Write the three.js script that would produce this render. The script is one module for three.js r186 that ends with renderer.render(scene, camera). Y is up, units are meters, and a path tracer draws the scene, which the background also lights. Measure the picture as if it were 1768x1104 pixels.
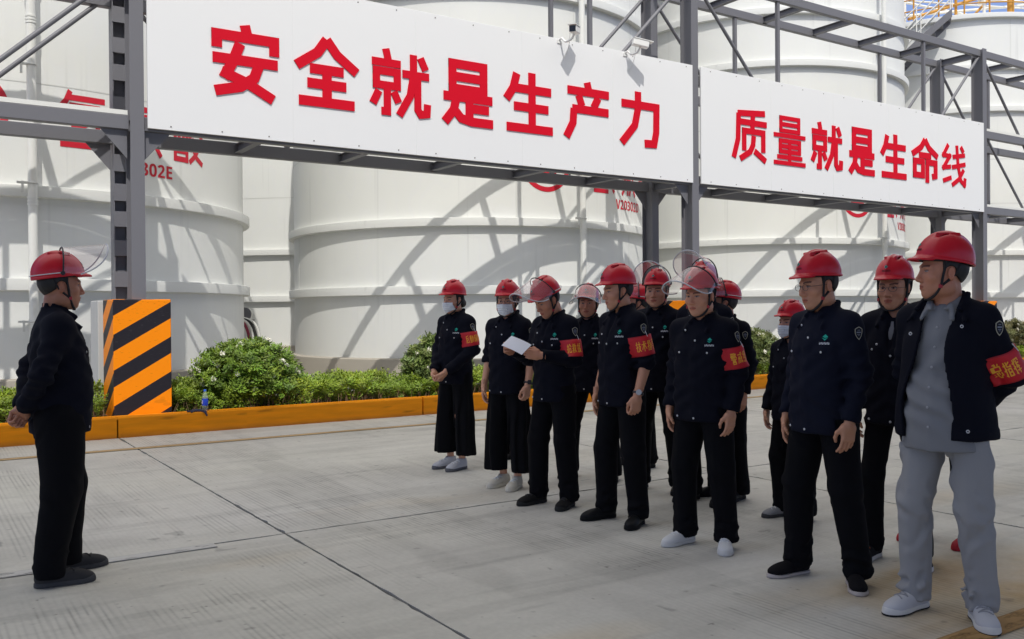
import * as THREE from 'three';
import { mergeGeometries } from 'three/addons/utils/BufferGeometryUtils.js';
import { ImprovedNoise } from 'three/addons/math/ImprovedNoise.js';
import { RoundedBoxGeometry } from 'three/addons/geometries/RoundedBoxGeometry.js';

// ---------------------------------------------------------------- camera, sky, sun, exposure
const scene = new THREE.Scene();
const camera = new THREE.PerspectiveCamera(38.67, 1024 / 639, 0.1, 400);
camera.rotation.order = 'YXZ';
camera.position.set(0, 1.42, 0);
camera.rotation.set(-0.4 * Math.PI / 180, -33.5 * Math.PI / 180, -0.0076);

const SUN_EL = 53.7 * Math.PI / 180, SUN_AZ = 20 * Math.PI / 180;      // the sun stands behind the camera, to its left
const sunDir = new THREE.Vector3(-Math.sin(SUN_AZ) * Math.cos(SUN_EL), Math.sin(SUN_EL), Math.cos(SUN_AZ) * Math.cos(SUN_EL));
const sun = new THREE.DirectionalLight(new THREE.Color(1, 0.962, 0.90), 3.05);
sun.position.copy(sunDir).multiplyScalar(60).add(new THREE.Vector3(10, 0, -10));
sun.target.position.set(10, 0, -10);
sun.castShadow = true;
sun.shadow.mapSize.set(4096, 4096);
Object.assign(sun.shadow.camera, { left: -35, right: 35, top: 35, bottom: -35, near: 1, far: 140 });
sun.shadow.radius = 0.7;
scene.add(sun, sun.target);

const renderer = new THREE.WebGLRenderer({ antialias: true });
renderer.toneMapping = THREE.LinearToneMapping;
renderer.toneMappingExposure = 1.0;
renderer.shadowMap.enabled = true;

const noise3 = new ImprovedNoise();
const N = (x, y, z) => noise3.noise(x, y, z);
function fbm(x, y, z, o = 4) { let s = 0, a = 0.5; for (let i = 0; i < o; i++) { s += a * N(x, y, z); x *= 2.03; y *= 2.03; z *= 2.03; a *= 0.5; } return s; }
const LAT = new Float32Array(65536); { let q = 12345; for (let i = 0; i < 65536; i++) { q = (Math.imul(q, 1664525) + 1013904223) | 0; LAT[i] = (q >>> 8) / 8388608 - 1; } }
function n2(x, y) { const i = Math.floor(x), j = Math.floor(y), u = x - i, v = y - j, a = u * u * (3 - 2 * u), b = v * v * (3 - 2 * v), r0 = (j & 255) << 8, r1 = ((j + 1) & 255) << 8, c0 = i & 255, c1 = (i + 1) & 255; const p = LAT[r0 + c0], q = LAT[r0 + c1], s = LAT[r1 + c0], t = LAT[r1 + c1]; return 0.8 * (p + (q - p) * a + (s - p + (p - q - s + t) * a) * b); }
function fb2(x, y, o = 4) { let s = 0, a = 0.5; for (let i = 0; i < o; i++) { s += a * n2(x, y); const t = x * 1.6 - y * 1.2 + 17.3; y = x * 1.2 + y * 1.6 + 5.1; x = t; a *= 0.5; } return s; }
function rng(seed) { let s = seed | 0; return () => { s = (s + 0x6d2b79f5) | 0; let t = Math.imul(s ^ (s >>> 15), 1 | s); t = (t + Math.imul(t ^ (t >>> 7), 61 | t)) ^ t; return ((t ^ (t >>> 14)) >>> 0) / 4294967296; }; }
const clamp = THREE.MathUtils.clamp, lerp = THREE.MathUtils.lerp, sstep = THREE.MathUtils.smoothstep;

{ // bright hazy sky with broken cloud
  const W = 768, H = 384, data = new Float32Array(W * H * 4), d = new THREE.Vector3();
  for (let r = 0; r < H; r++) for (let c = 0; c < W; c++) {
    const el = ((r + 0.5) / H - 0.5) * Math.PI, az = ((c + 0.5) / W - 0.5) * 2 * Math.PI;
    d.set(Math.cos(az) * Math.cos(el), Math.sin(el), Math.sin(az) * Math.cos(el));
    const y = Math.max(d.y, 0), k = Math.pow(1 - y, 4), mu = Math.max(0, d.dot(sunDir));
    let R = lerp(0.19, 0.52, k), G = lerp(0.32, 0.65, k), B = lerp(0.72, 0.93, k);
    const glow = 0.35 * Math.pow(mu, 6) + 1.2 * Math.pow(mu, 60);
    const px = d.x / (y + 0.14), pz = d.z / (y + 0.14);
    const cl = sstep(fbm(px * 0.55 + 3.1, pz * 0.55 - 7.7, 4.2, 5) + 0.42 * sstep(d.y, 0.36, 0.62) - 0.34 * sstep(-d.y, -0.46, -0.32), 0.05, 0.27) * sstep(d.y, 0.02, 0.2);
    const cw = 1.2 + 0.5 * fbm(px * 1.3, pz * 1.3, 9.1, 4) + 0.7 * mu * mu;
    R = lerp(R + glow, cw * 1.0, cl); G = lerp(G + glow * 0.96, cw * 0.985, cl); B = lerp(B + glow * 0.9, cw * 0.955, cl);
    if (d.y < 0) { const g = sstep(-d.y, 0, 0.12); R = lerp(R, 0.3, g); G = lerp(G, 0.29, g); B = lerp(B, 0.28, g); }
    data.set([R, G, B, 1], (r * W + c) * 4);
  }
  const t = new THREE.DataTexture(data, W, H, THREE.RGBAFormat, THREE.FloatType);
  t.mapping = THREE.EquirectangularReflectionMapping; t.magFilter = t.minFilter = THREE.LinearFilter; t.needsUpdate = true;
  scene.background = t; scene.environment = t;
}

// ---------------------------------------------------------------- helpers
const taken = new Set();
function numbered(n) { if (!taken.has(n)) { taken.add(n); return n; } for (let i = 1; ; i++) { const m = n + '_' + String(i).padStart(3, '0'); if (!taken.has(m)) { taken.add(m); return m; } } }
function thing(name, label, category, pos = [0, 0, 0], turn = 0, group) {
  const o = new THREE.Group(); o.name = numbered(name); o.position.set(...pos); o.rotation.y = turn; o.userData = { label, category }; if (group) o.userData.group = group;
  scene.add(o); return o;
}
function part(name, geo, mat, parent = scene, kind) {
  const m = new THREE.Mesh(geo, mat); m.name = parent === scene ? numbered(name) : name; m.castShadow = m.receiveShadow = true; if (kind) m.userData.kind = kind; parent.add(m); return m;
}
const col = (r, g, b) => new THREE.Color().setRGB(r, g, b);
const std = (c, roughness = 0.8, metalness = 0, more = {}) => new THREE.MeshStandardMaterial({ color: col(...c), roughness, metalness, ...more });
const V = (x, y, z) => new THREE.Vector3(x, y, z);
function merge(list) {
  const gs = list.map((g) => { const h = g.index ? g.toNonIndexed() : g; for (const k of Object.keys(h.attributes)) if (!['position', 'normal', 'uv'].includes(k)) h.deleteAttribute(k); return h; });
  return mergeGeometries(gs);
}
function boxAt(w, h, d, x, y, z) { return new THREE.BoxGeometry(w, h, d).translate(x, y, z); }
function rodGeo(a, b, r, seg = 10) {
  const A = V(...a), B = V(...b), len = A.distanceTo(B), g = new THREE.CylinderGeometry(r, r, len, seg);
  g.applyQuaternion(new THREE.Quaternion().setFromUnitVectors(V(0, 1, 0), B.clone().sub(A).normalize())); g.translate(...A.add(B).multiplyScalar(0.5).toArray()); return g;
}
function tubeGeo(pts, r, seg = 24, rad = 8, closed = false) { return new THREE.TubeGeometry(new THREE.CatmullRomCurve3(pts.map((p) => V(...p)), closed), seg, r, rad, closed); }
// rolled I section from a to b; its height lies along up
function hbeam(a, b, h, w, tf, tw, up = [0, 1, 0]) {
  const A = V(...a), B = V(...b), s = new THREE.Shape(), x = w / 2, y = h / 2, t = tw / 2;
  s.moveTo(-x, -y); s.lineTo(x, -y); s.lineTo(x, -y + tf); s.lineTo(t, -y + tf); s.lineTo(t, y - tf); s.lineTo(x, y - tf); s.lineTo(x, y); s.lineTo(-x, y); s.lineTo(-x, y - tf); s.lineTo(-t, y - tf); s.lineTo(-t, -y + tf); s.lineTo(-x, -y + tf); s.closePath();
  const g = new THREE.ExtrudeGeometry(s, { depth: A.distanceTo(B), bevelEnabled: false });
  const z = B.clone().sub(A).normalize(), xx = V(...up).cross(z).normalize(), yy = z.clone().cross(xx);
  return g.applyMatrix4(new THREE.Matrix4().makeBasis(xx, yy, z).setPosition(A));
}
function dataTex(w, h, fn, srgb = false, repeat) {
  const d = new Uint8Array(w * h * 4);
  for (let y = 0; y < h; y++) for (let x = 0; x < w; x++) { const c = fn(x / w, y / h, x, y), i = (y * w + x) * 4; if (typeof c === 'number') d[i] = d[i + 1] = d[i + 2] = clamp(c, 0, 1) * 255; else { d[i] = clamp(c[0], 0, 1) * 255; d[i + 1] = clamp(c[1], 0, 1) * 255; d[i + 2] = clamp(c[2], 0, 1) * 255; } d[i + 3] = 255; }
  const t = new THREE.DataTexture(d, w, h); t.magFilter = t.minFilter = THREE.LinearFilter; t.wrapS = t.wrapT = THREE.RepeatWrapping; if (srgb) t.colorSpace = THREE.SRGBColorSpace; if (repeat) t.repeat.set(...repeat); t.needsUpdate = true; return t;
}
const enc = (v) => Math.pow(clamp(v, 0, 1), 1 / 2.2);

// stroke drawings of the characters on a 100 x 100 grid, y down; a trailing z closes the line
const HAND = '4,28 40,24;24,4 24,92 12,86;4,62 40,50;', AIR = '26,2 18,20 4,36;24,14 94,14;24,28 84,28;8,42 78,42 80,76 96,98;', SILK = '28,2 8,28 34,29 8,58 38,54;6,90 40,80;';
const GL = {
  安: '49,1 53,17;9,36 9,18 92,18 92,38;3,50 97,50;42,27 32,52 22,70 52,80 90,99;70,51 62,72 42,86 6,95',
  全: '50,2 36,22 4,44;50,2 66,22 97,44;24,46 76,46;20,67 80,67;7,93 93,93;50,46 50,93',
  就: '25,0 29,16;2,21 50,21;9,34 44,34 44,55 9,55 z;27,55 27,94 17,94;13,64 3,84;38,63 46,79;53,34 99,34;72,3 72,34 66,66 47,98;79,36 79,86 84,93 95,91 96,76;84,6 93,24',
  是: '20,5 80,5 80,44 20,44 z;20,25 80,25;3,57 97,57;52,57 52,88;52,73 90,73;26,62 22,78 5,98;22,76 36,90 56,94 98,94',
  生: '24,4 17,28 3,48;18,28 95,28;18,58 89,58;3,93 98,93;55,0 55,93',
  产: '48,0 52,14;7,17 95,17;30,24 37,42;72,24 62,42;17,48 94,48;20,48 18,72 4,98',
  力: '6,25 92,25 91,70 86,92 62,93;46,1 46,30 38,62 6,96',
  质: '92,3 16,9;18,9 16,60 4,97;20,25 97,25;58,8 56,42;33,81 33,42 87,42 87,81;60,50 58,68 50,82 22,98;62,80 94,98',
  量: '24,4 78,4 78,30 24,30 z;24,17 78,17;3,40 98,40;22,51 80,51 80,73 22,73 z;22,62 80,62;50,51 50,95;13,84 88,84;3,96 98,96',
  命: '50,0 36,18 3,37;50,0 64,18 97,37;28,37 72,37;12,52 42,52 42,84 12,84 z;58,100 58,52 89,52 89,82 76,85',
  线: SILK + '46,30 97,22;43,55 99,44;63,1 68,50 80,86 95,95 98,78;92,58 72,82 43,98;80,3 91,16',
  氢: AIR + '12,55 62,55 40,68 10,80;28,62 66,78;12,84 64,84;38,84 38,97;6,97 68,97',
  氟: AIR + '12,54 60,54 60,67 12,67 12,80 62,80 58,94 52,92;28,47 26,80 10,99;44,47 44,99',
  酸: '3,8 50,8;8,28 44,28 44,94 8,94 z;8,78 44,78;20,8 20,54;33,8 33,58;70,2 56,24 92,22;84,10 97,30;64,32 52,50;84,32 97,48;68,48 54,74;62,57 90,57 72,82 52,97;62,66 78,86 98,97',
  后: '84,4 20,12;20,12 18,60 4,97;20,36 97,36;34,57 86,57 86,92 34,92 z', 勤: '4,14 52,14;18,4 18,26;38,4 38,26;12,32 44,32 44,50 12,50 z;8,62 48,62;10,76 46,76;2,94 54,94;28,26 28,94;58,28 94,28 92,84 80,92;76,6 74,50 54,97',
  保: '26,4 4,46;18,34 18,98;40,10 86,10 86,38 40,38 z;32,54 97,54;62,38 62,98;58,58 34,86;66,58 95,86', 障: '8,98 8,8 34,8 22,44 34,66 16,76;66,2 66,12;46,16 92,16;56,20 60,32;82,20 76,32;42,36 98,36;52,46 88,46 88,70 52,70 z;52,58 88,58;42,84 98,84;70,70 70,100',
  抢: HAND + '68,4 42,40;68,4 98,38;54,50 84,50 82,72;54,50 54,90 94,92 94,76', 救: '4,26 52,26;28,4 28,94 16,88;10,44 18,58;46,42 6,80;34,58 52,78;40,8 48,18;70,4 56,40;62,28 98,28;86,30 76,64 50,97;60,44 74,74 98,97',
  援: HAND + '94,4 50,12;52,20 58,32;70,18 72,30;90,16 82,32;46,40 94,40;44,56 98,56;64,40 58,72 40,98;58,66 90,66 50,98;62,76 97,98', 技: HAND + '46,28 98,28;72,4 72,50;50,50 90,50 76,74 44,98;54,58 72,80 98,98',
  术: '4,32 97,32;50,2 50,98;46,36 6,80;54,36 97,80;70,8 82,20', 指: HAND + '90,8 52,24;52,4 52,36 94,40 94,28;54,52 90,52 90,94 54,94 z;54,73 90,73',
  警: '4,10 54,10;18,2 18,18;40,2 40,18;14,20 6,36;14,24 52,24 50,48;16,32 36,32 36,44 16,44 z;70,2 60,24;66,14 97,14;88,16 60,48;66,24 97,48;6,56 94,56;24,66 76,66;24,74 76,74;24,82 76,82 76,97 24,97 z',
  戒: '4,22 97,22;4,54 56,54;20,36 18,64 6,94;40,36 40,94;62,4 70,60 88,94 98,76;90,40 60,90;78,4 90,14', 组: SILK + '52,94 52,8 88,8 88,94;52,34 88,34;52,62 88,62;40,94 98,94',
  导: '22,4 74,4 74,28 22,28;22,4 22,46 90,46 92,34;4,62 97,62;70,50 70,97 56,90;26,72 38,86',
  总: '28,4 38,18;72,4 62,18;20,24 80,24 80,52 20,52 z;14,66 6,88;34,62 36,88 44,94 72,94 76,80;50,58 58,76;80,62 94,84', 挥: HAND + '44,24 44,8 97,8 97,24;48,34 94,34;64,16 54,58 92,58;42,78 98,78;72,44 72,100',
};
const strokes = (ch) => GL[ch].split(';').map((s) => { const w = s.trim().split(' '), closed = w[w.length - 1] === 'z'; if (closed) w.pop(); return { closed, p: w.map((q) => q.split(',').map(Number)) }; });
// one solid raised character w wide and h high, its lower left corner at the origin, thickness along +z
function charGeo(ch, w, h, thick, sw) {
  const out = []; let i = 0;
  for (const { p, closed } of strokes(ch)) {
    const P = p.map(([x, y]) => [x / 100 * w, (100 - y) / 100 * h]), n = P.length, m = closed ? n : n - 1;
    for (let k = 0; k < m; k++) {
      const a = P[k], b = P[(k + 1) % n], L = Math.hypot(b[0] - a[0], b[1] - a[1]), u = [(b[0] - a[0]) / L, (b[1] - a[1]) / L];
      const turn = (j0, j1, j2) => { const q = [P[(j0 + n) % n], P[(j1 + n) % n], P[(j2 + n) % n]], c = ((q[1][0] - q[0][0]) * (q[2][0] - q[1][0]) + (q[1][1] - q[0][1]) * (q[2][1] - q[1][1])) / (Math.hypot(q[1][0] - q[0][0], q[1][1] - q[0][1]) * Math.hypot(q[2][0] - q[1][0], q[2][1] - q[1][1])); return Math.min(1, Math.tan(Math.acos(clamp(c, -0.2, 1)) / 2)); };
      const e0 = closed || k > 0 ? turn(k - 1, k, k + 1) * sw / 2 : 0, e1 = closed || k < m - 1 ? turn(k, k + 1, k + 2) * sw / 2 : 0;
      const g = new THREE.BoxGeometry(L + e0 + e1, sw, thick + 0.00015 * i++);
      g.translate((L + e1 - e0) / 2, 0, (thick + 0.00015 * (i - 1)) / 2); g.rotateZ(Math.atan2(u[1], u[0])); g.translate(a[0], a[1], 0); out.push(g);
    }
  }
  return merge(out);
}
function drawChar(ctx, ch, x, y, w, h, lw) {
  ctx.lineWidth = lw; ctx.lineJoin = 'miter'; ctx.miterLimit = 3; ctx.lineCap = 'butt';
  for (const { p, closed } of strokes(ch)) { ctx.beginPath(); p.forEach(([a, b], i) => (i ? ctx.lineTo(x + a / 100 * w, y + b / 100 * h) : ctx.moveTo(x + a / 100 * w, y + b / 100 * h))); if (closed) ctx.closePath(); ctx.stroke(); }
}
function canvasTex(w, h, draw, srgb = true) { const c = document.createElement('canvas'); c.width = w; c.height = h; draw(c.getContext('2d'), w, h); const t = new THREE.CanvasTexture(c); if (srgb) t.colorSpace = THREE.SRGBColorSpace; return t; }

// ---------------------------------------------------------------- materials
const spots = (seed, base, amp, fx = 8, fy = 8) => dataTex(256, 256, (u, v) => { const a = u * Math.PI * 2, b = v * Math.PI * 2; return base + amp * fbm(Math.cos(a) * fx / 6 + seed, Math.sin(a) * fx / 6 + Math.cos(b) * fy / 6, Math.sin(b) * fy / 6, 5); });
const M = {
  tank: std([0.72, 0.725, 0.69], 0.5), tankRoof: std([0.66, 0.66, 0.62], 0.6), seam: std([0.60, 0.605, 0.575], 0.6),
  steel: std([0.155, 0.155, 0.172], 0.5), steelDark: std([0.12, 0.12, 0.13], 0.5), sign: std([0.78, 0.785, 0.79], 0.42), signRed: new THREE.MeshPhysicalMaterial({ color: col(0.62, 0.004, 0.02), roughness: 0.6, specularIntensity: 0.25 }), rivet: std([0.12, 0.11, 0.10], 0.6),
  concrete: std([0.38, 0.365, 0.335], 0.92), pier: std([0.50, 0.50, 0.49], 0.85), soil: std([0.15, 0.08, 0.045], 1), plinth: std([0.36, 0.33, 0.28], 0.9),
  yellow: std([0.62, 0.235, 0.008], 0.55), orange: std([0.86, 0.30, 0.004], 0.42), black: std([0.022, 0.022, 0.026], 0.5), pipeWhite: std([0.74, 0.74, 0.70], 0.45), rail: std([0.50, 0.24, 0.03], 0.55), chrome: std([0.55, 0.55, 0.56], 0.3, 0.9),
  seamSign: std([0.75, 0.755, 0.76], 0.45), camWhite: std([0.78, 0.78, 0.76], 0.35), glassDark: std([0.02, 0.02, 0.025], 0.08), rubber: std([0.02, 0.02, 0.02], 0.7), green: std([0.02, 0.22, 0.12], 0.7),
};
M.concrete.bumpMap = spots(3, 0.5, 0.6); M.concrete.bumpScale = 0.002;
M.pier.roughnessMap = spots(5, 0.8, 0.3);
// ---------------------------------------------------------------- ground, road, kerb, bed
const ZK = -11.36, JX = 2.02, JZ = -5.74;
{
  const g = part('ground', new THREE.PlaneGeometry(500, 500).rotateX(-Math.PI / 2).translate(0, -0.06, -40), M.concrete, scene, 'structure');
  // one colour sheet for the concrete slabs: 24 m x 12 m, blotches, tine marks, rust and tyre wear
  const X0 = -3, Z1 = 0.8, SX = 20, SZ = 12.2, TW = 2048, TH = 1250;
  const rust = [[4.6, -2.3, 1.3, 0.55, 0.9], [4.15, -2.9, 0.9, 0.25, 0.7], [3.3, -2.3, 0.8, 0.2, 0.5], [5.2, -2.7, 0.8, 0.5, 0.7], [2.1, -2.6, 0.7, 0.25, 0.45], [2.4, -3.1, 0.6, 0.2, 0.35], [1.6, -5.2, 0.5, 0.15, 0.2], [3.4, -6.1, 1.0, 0.3, 0.3], [6.8, -3.9, 1.2, 0.3, 0.35]];
  const oil = [[1.15, -5.0, 0.28, 0.05], [4.5, -9.2, 0.5, 0.04], [5.1, -9.15, 0.35, 0.03], [2.5, -3.6, 0.2, 0.03], [2.9, -4.4, 0.5, 0.05], [0.9, -3.4, 0.4, 0.06], [3.3, -7.6, 0.6, 0.05]];
  const map = dataTex(TW, TH, (u, v, px, py) => {
    const x = X0 + u * SX, z = Z1 - v * SZ;
    let l = 0.525 + 0.07 * fb2(x * 0.5, z * 0.9) + 0.07 * fb2(x * 2.1 + 40, z * 3.4) + 0.03 * n2(px * 0.61, py * 0.63);
    l -= 0.05 * sstep(fb2(x * 0.35 + 70, z * 2.6), 0.05, 0.3);                      // long streaks along the lane
    l += 0.035 * sstep(-z, 9.5, 11.3);
    // tines: groups of lines across the lane, broken into faded patches
    const patch = sstep(fb2(x * 0.8 + 20, z * 0.9, 3), -0.2, 0.2);
    if (patch > 0) { const ph = (x + 0.01 * n2(z * 1.2, 50.5) + 0.03 * Math.sin(z * 0.6)) / 0.034, line = Math.pow(0.5 + 0.5 * Math.cos(ph * 2 * Math.PI), 3); if (line > 0.05) l -= 0.19 * line * patch * (0.25 + 0.75 * sstep(n2(Math.floor(ph) * 3.7, z * 1.3), -0.2, 0.4)); }
    l -= 0.05 * sstep(fb2(x * 3.1 + 9, z * 0.7 + 3, 3), 0.12, 0.3) + 0.045 * sstep(fb2(x * 0.5 + 31, z * 7, 3), 0.1, 0.26);
    if (n2(x * 37, z * 37) > 0.74 && n2(x * 5, z * 5 + 7) > 0.1) l -= 0.22;
    l -= 0.14 * sstep(n2(x * 11, z * 11 + 99), 0.70, 0.76);                          // pinholes and specks
    const tr = Math.abs(z + 3.05 - 0.16 * Math.sin(x * 0.5)); if (tr < 0.09) l -= 0.06 * (1 - tr / 0.09) * (0.6 + fb2(x, z * 4)); // tyre tracks
    const tq = Math.abs(z + 4.15 - 0.05 * x); if (tq < 0.12) l -= 0.05 * (1 - tq / 0.12) * (0.6 + fb2(x * 0.8, z * 4 + 30));
    for (const [ox, oz, rx, rz] of oil) { const A = (x - ox) / rx, C = (z - oz) / rz; if (A * A + C * C > 2) continue; const q = Math.hypot(A, C) + 0.6 * fb2(x * 5, z * 9); if (q < 1) l -= 0.10 * (1 - q); }
    let R = l * 1.03, G = l * 1.0, B = l * 0.925;
    for (const [ox, oz, rx, rz, s] of rust) { const A = (x - ox) / rx, C = (z - oz) / rz; if (A * A + C * C > 2.5) continue; const q = Math.hypot(A, C) + 0.9 * fb2(x * 1.7, z * 3.8 + 60); if (q < 1) { const a = Math.min(1, s * (1 - q) * 0.8); R *= 1 - 0.10 * a; G *= 1 - 0.32 * a; B *= 1 - 0.62 * a; } }
    B *= 1 - 0.06 * (0.5 + fb2(x * 0.6 + 12, z * 0.6, 3));
    return [enc(R), enc(G), enc(B)];
  }, true);
  map.wrapS = map.wrapT = THREE.MirroredRepeatWrapping;
  map.repeat.set(1 / SX, 1 / SZ); map.offset.set(-X0 / SX, Z1 / SZ);   // uv are x and -z in metres
  const bump = dataTex(512, 512, (u, v, px, py) => 0.55 + 0.3 * fbm(px / 9, py / 23, 1.5, 3) - 0.35 * Math.pow(0.5 + 0.5 * Math.cos(u * 2 * Math.PI * 29), 4) * sstep(N(u * 9, v * 3, 2), -0.2, 0.3), false, [1, 1]);
  const rough = spots(9, 0.72, 0.35);
  const slabMat = new THREE.MeshStandardMaterial({ map, bumpMap: bump, bumpScale: 0.0016, roughness: 1, roughnessMap: rough });
  const road = new THREE.Group(); road.name = 'road'; road.userData.kind = 'structure'; scene.add(road);
  part('joint_bed', new THREE.BoxGeometry(80, 0.02, 40).translate(20, -0.04, 8.6), std([0.035, 0.033, 0.03], 1), road);
  const R = rng(5);
  const slab = (x0, x1, z0, z1) => {
    const s = new THREE.Shape(), g = 0.006, pts = [];
    const edge = (ax, ay, bx, by) => { const n = Math.max(6, Math.round(Math.hypot(bx - ax, by - ay) / 0.07)); for (let i = 0; i < n; i++) { const t = i / n, nx = (by - ay), ny = -(bx - ax), L = Math.hypot(nx, ny), w = i ? -Math.abs(N((ax + (bx - ax) * t) * 6, (ay + (by - ay) * t) * 6, 2.5)) * 0.014 - (R() < 0.08 ? 0.016 * R() : 0) : 0; pts.push([ax + (bx - ax) * t + nx / L * w, ay + (by - ay) * t + ny / L * w]); } };
    const a = x0 + g, b = x1 - g, c = -z1 + g, d = -z0 - g;
    edge(a, c, b, c); edge(b, c, b, d); edge(b, d, a, d); edge(a, d, a, c);
    s.setFromPoints(pts.map((p) => new THREE.Vector2(...p)));
    const geo = new THREE.ExtrudeGeometry(s, { depth: 0.03, bevelEnabled: false }).rotateX(-Math.PI / 2).translate(0, -0.03, 0);
    part('slab', geo, slabMat, road);
  };
  const zs = [ZK, JZ, -0.2, 5.3];
  for (let k = -2; k <= 8; k++) for (let j = 0; j < 3; j++) slab(JX + 4 * k, JX + 4 * k + 4, zs[j], zs[j + 1]);
  // faded lane lines and a pale repair strip along one joint
  const worn = (seed, lo, hi) => dataTex(1024, 32, (u, v) => sstep(fbm(u * 60 + seed, v * 2.4, 3, 4) + 0.55 * fbm(u * 7, seed, 2, 2), lo, hi) * (0.7 + 0.3 * sstep(Math.min(v, 1 - v), 0, 0.12)));
  const strip = (x0, x1, z, w, c, al, y) => part('lane_line', new THREE.BoxGeometry(x1 - x0, 0.003, w).translate((x0 + x1) / 2, y + 0.001, z), new THREE.MeshStandardMaterial({ color: col(...c), roughness: 0.9, alphaMap: al, transparent: true }), road);
  strip(-4, 34, -10.33, 0.13, [0.46, 0.32, 0.16], worn(2, -0.42, 0.05), 0.004);
  strip(3.3, 12, -2.19, 0.13, [0.40, 0.24, 0.09], worn(5, -0.35, 0.1), 0.004);
  const rep = strip(-4, 1.56, -5.69, 0.1, [0.52, 0.51, 0.48], worn(8, -0.5, -0.1), 0.004); rep.name = 'repair_strip';

  const kerb = thing('kerb', 'long orange painted concrete kerb along the planting bed', 'kerb', [0, 0, 0]);
  kerb.userData.kind = 'structure';
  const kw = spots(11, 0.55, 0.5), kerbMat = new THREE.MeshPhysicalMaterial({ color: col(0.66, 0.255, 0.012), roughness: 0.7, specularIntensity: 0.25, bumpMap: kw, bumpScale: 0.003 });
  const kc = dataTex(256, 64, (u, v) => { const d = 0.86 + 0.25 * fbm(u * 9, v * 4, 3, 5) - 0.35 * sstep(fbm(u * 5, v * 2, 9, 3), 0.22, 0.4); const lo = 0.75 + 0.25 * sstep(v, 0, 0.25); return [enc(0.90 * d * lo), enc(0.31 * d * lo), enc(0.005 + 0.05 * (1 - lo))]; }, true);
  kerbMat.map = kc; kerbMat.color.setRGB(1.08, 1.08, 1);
  for (let k = 0; k < 11; k++) {
    const x0 = -6 + 4 * k + (k % 2 ? 0.02 : 0), L = 3.994;
    const s = new THREE.Shape(); s.moveTo(0, -0.05); s.lineTo(0, 0.215); s.quadraticCurveTo(0.002, 0.24, -0.025, 0.242); s.lineTo(-0.165, 0.242); s.lineTo(-0.165, -0.05);
    const g = new THREE.ExtrudeGeometry(s, { depth: L, bevelEnabled: true, bevelSize: 0.003, bevelThickness: 0.003, bevelSegments: 1 });
    g.rotateY(-Math.PI / 2).translate(L, 0, 0); g.scale(1, 1, 1);
    const P = g.attributes.position, U = g.attributes.uv; for (let i = 0; i < P.count; i++) { const t = P.getX(i); P.setY(i, P.getY(i) + 0.004 * N(t * 0.7 + k * 9, 1, 1)); U.setXY(i, t / 4 + k * 0.31, P.getY(i) / 0.26); }
    g.rotateY(0);
    // profile x became z
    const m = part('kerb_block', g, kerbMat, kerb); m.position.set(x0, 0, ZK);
  }
  const bed = part('soil', new THREE.PlaneGeometry(44, 1.2, 200, 12).rotateX(-Math.PI / 2), M.soil, scene, 'structure');
  { const P = bed.geometry.attributes.position; for (let i = 0; i < P.count; i++) P.setY(i, 0.2 + 0.07 * sstep(-P.getZ(i), -0.35, 0.5) + 0.03 * fbm(P.getX(i) * 3, P.getZ(i) * 3, 1, 3)); bed.geometry.computeVertexNormals(); bed.position.set(16, 0, ZK - 0.165 - 0.6); }
  const apron = part('pavement', new THREE.BoxGeometry(60, 0.2, 20).translate(16, 0.06, ZK - 1.365 - 10), M.concrete, scene, 'structure');
}
// high roof over the road behind the camera: it shades the road and the people up to the kerb
{
  const roof = new THREE.Group(); roof.name = 'roof'; roof.userData.kind = 'structure'; scene.add(roof);
  part('roof_sheet', new THREE.BoxGeometry(90, 0.15, 20).translate(10, 11.58, -3.6 + 10), std([0.4, 0.4, 0.4], 0.7), roof);
  for (let k = 0; k < 8; k++) part('roof_column', hbeam([-30 + k * 12, -0.05, 15.6], [-30 + k * 12, 11.5, 15.6], 0.3, 0.3, 0.02, 0.014, [0, 0, 1]), M.steel, roof);
}

// ---------------------------------------------------------------- tanks
const TR = 4.21, TX = [1.44, 11.43, 21.42, 31.41], TZ = -19.0, TZ2 = -29.0, TOP = 10.79, BASE = 0.535;
function cylPatch(r, s0, s1, y0, y1, n = 24) {    // a strip of the tank wall, s is the arc length from the point nearest the road
  const g = new THREE.PlaneGeometry(1, 1, n, 1), P = g.attributes.position, Nn = g.attributes.normal;
  for (let i = 0; i < P.count; i++) { const a = lerp(s0, s1, P.getX(i) + 0.5) / TR; const y = lerp(y0, y1, P.getY(i) + 0.5); P.setXYZ(i, r * Math.sin(a), y, r * Math.cos(a)); Nn.setXYZ(i, Math.sin(a), 0, Math.cos(a)); }
  return g;
}
const RED = '#c4122c';
const printTex = (code) => canvasTex(1024, 256, (c, w, h) => {
  c.fillStyle = '#000'; c.fillRect(0, 0, w, h); c.strokeStyle = c.fillStyle = '#fff';
  ['氢', '氟', '酸'].forEach((ch, i) => drawChar(c, ch, 12 + i * 345, 10, 270, 236, 25));
}, false);
const codeTex = (code) => canvasTex(1024, 208, (c, w, h) => { c.fillStyle = '#000'; c.fillRect(0, 0, w, h); c.fillStyle = '#fff'; c.font = 'bold 200px sans-serif'; c.textBaseline = 'alphabetic'; const m = c.measureText(code).width; c.save(); c.scale((w - 10) / m, 1.3); c.fillText(code, 3, 152); c.restore(); }, false);
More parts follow.
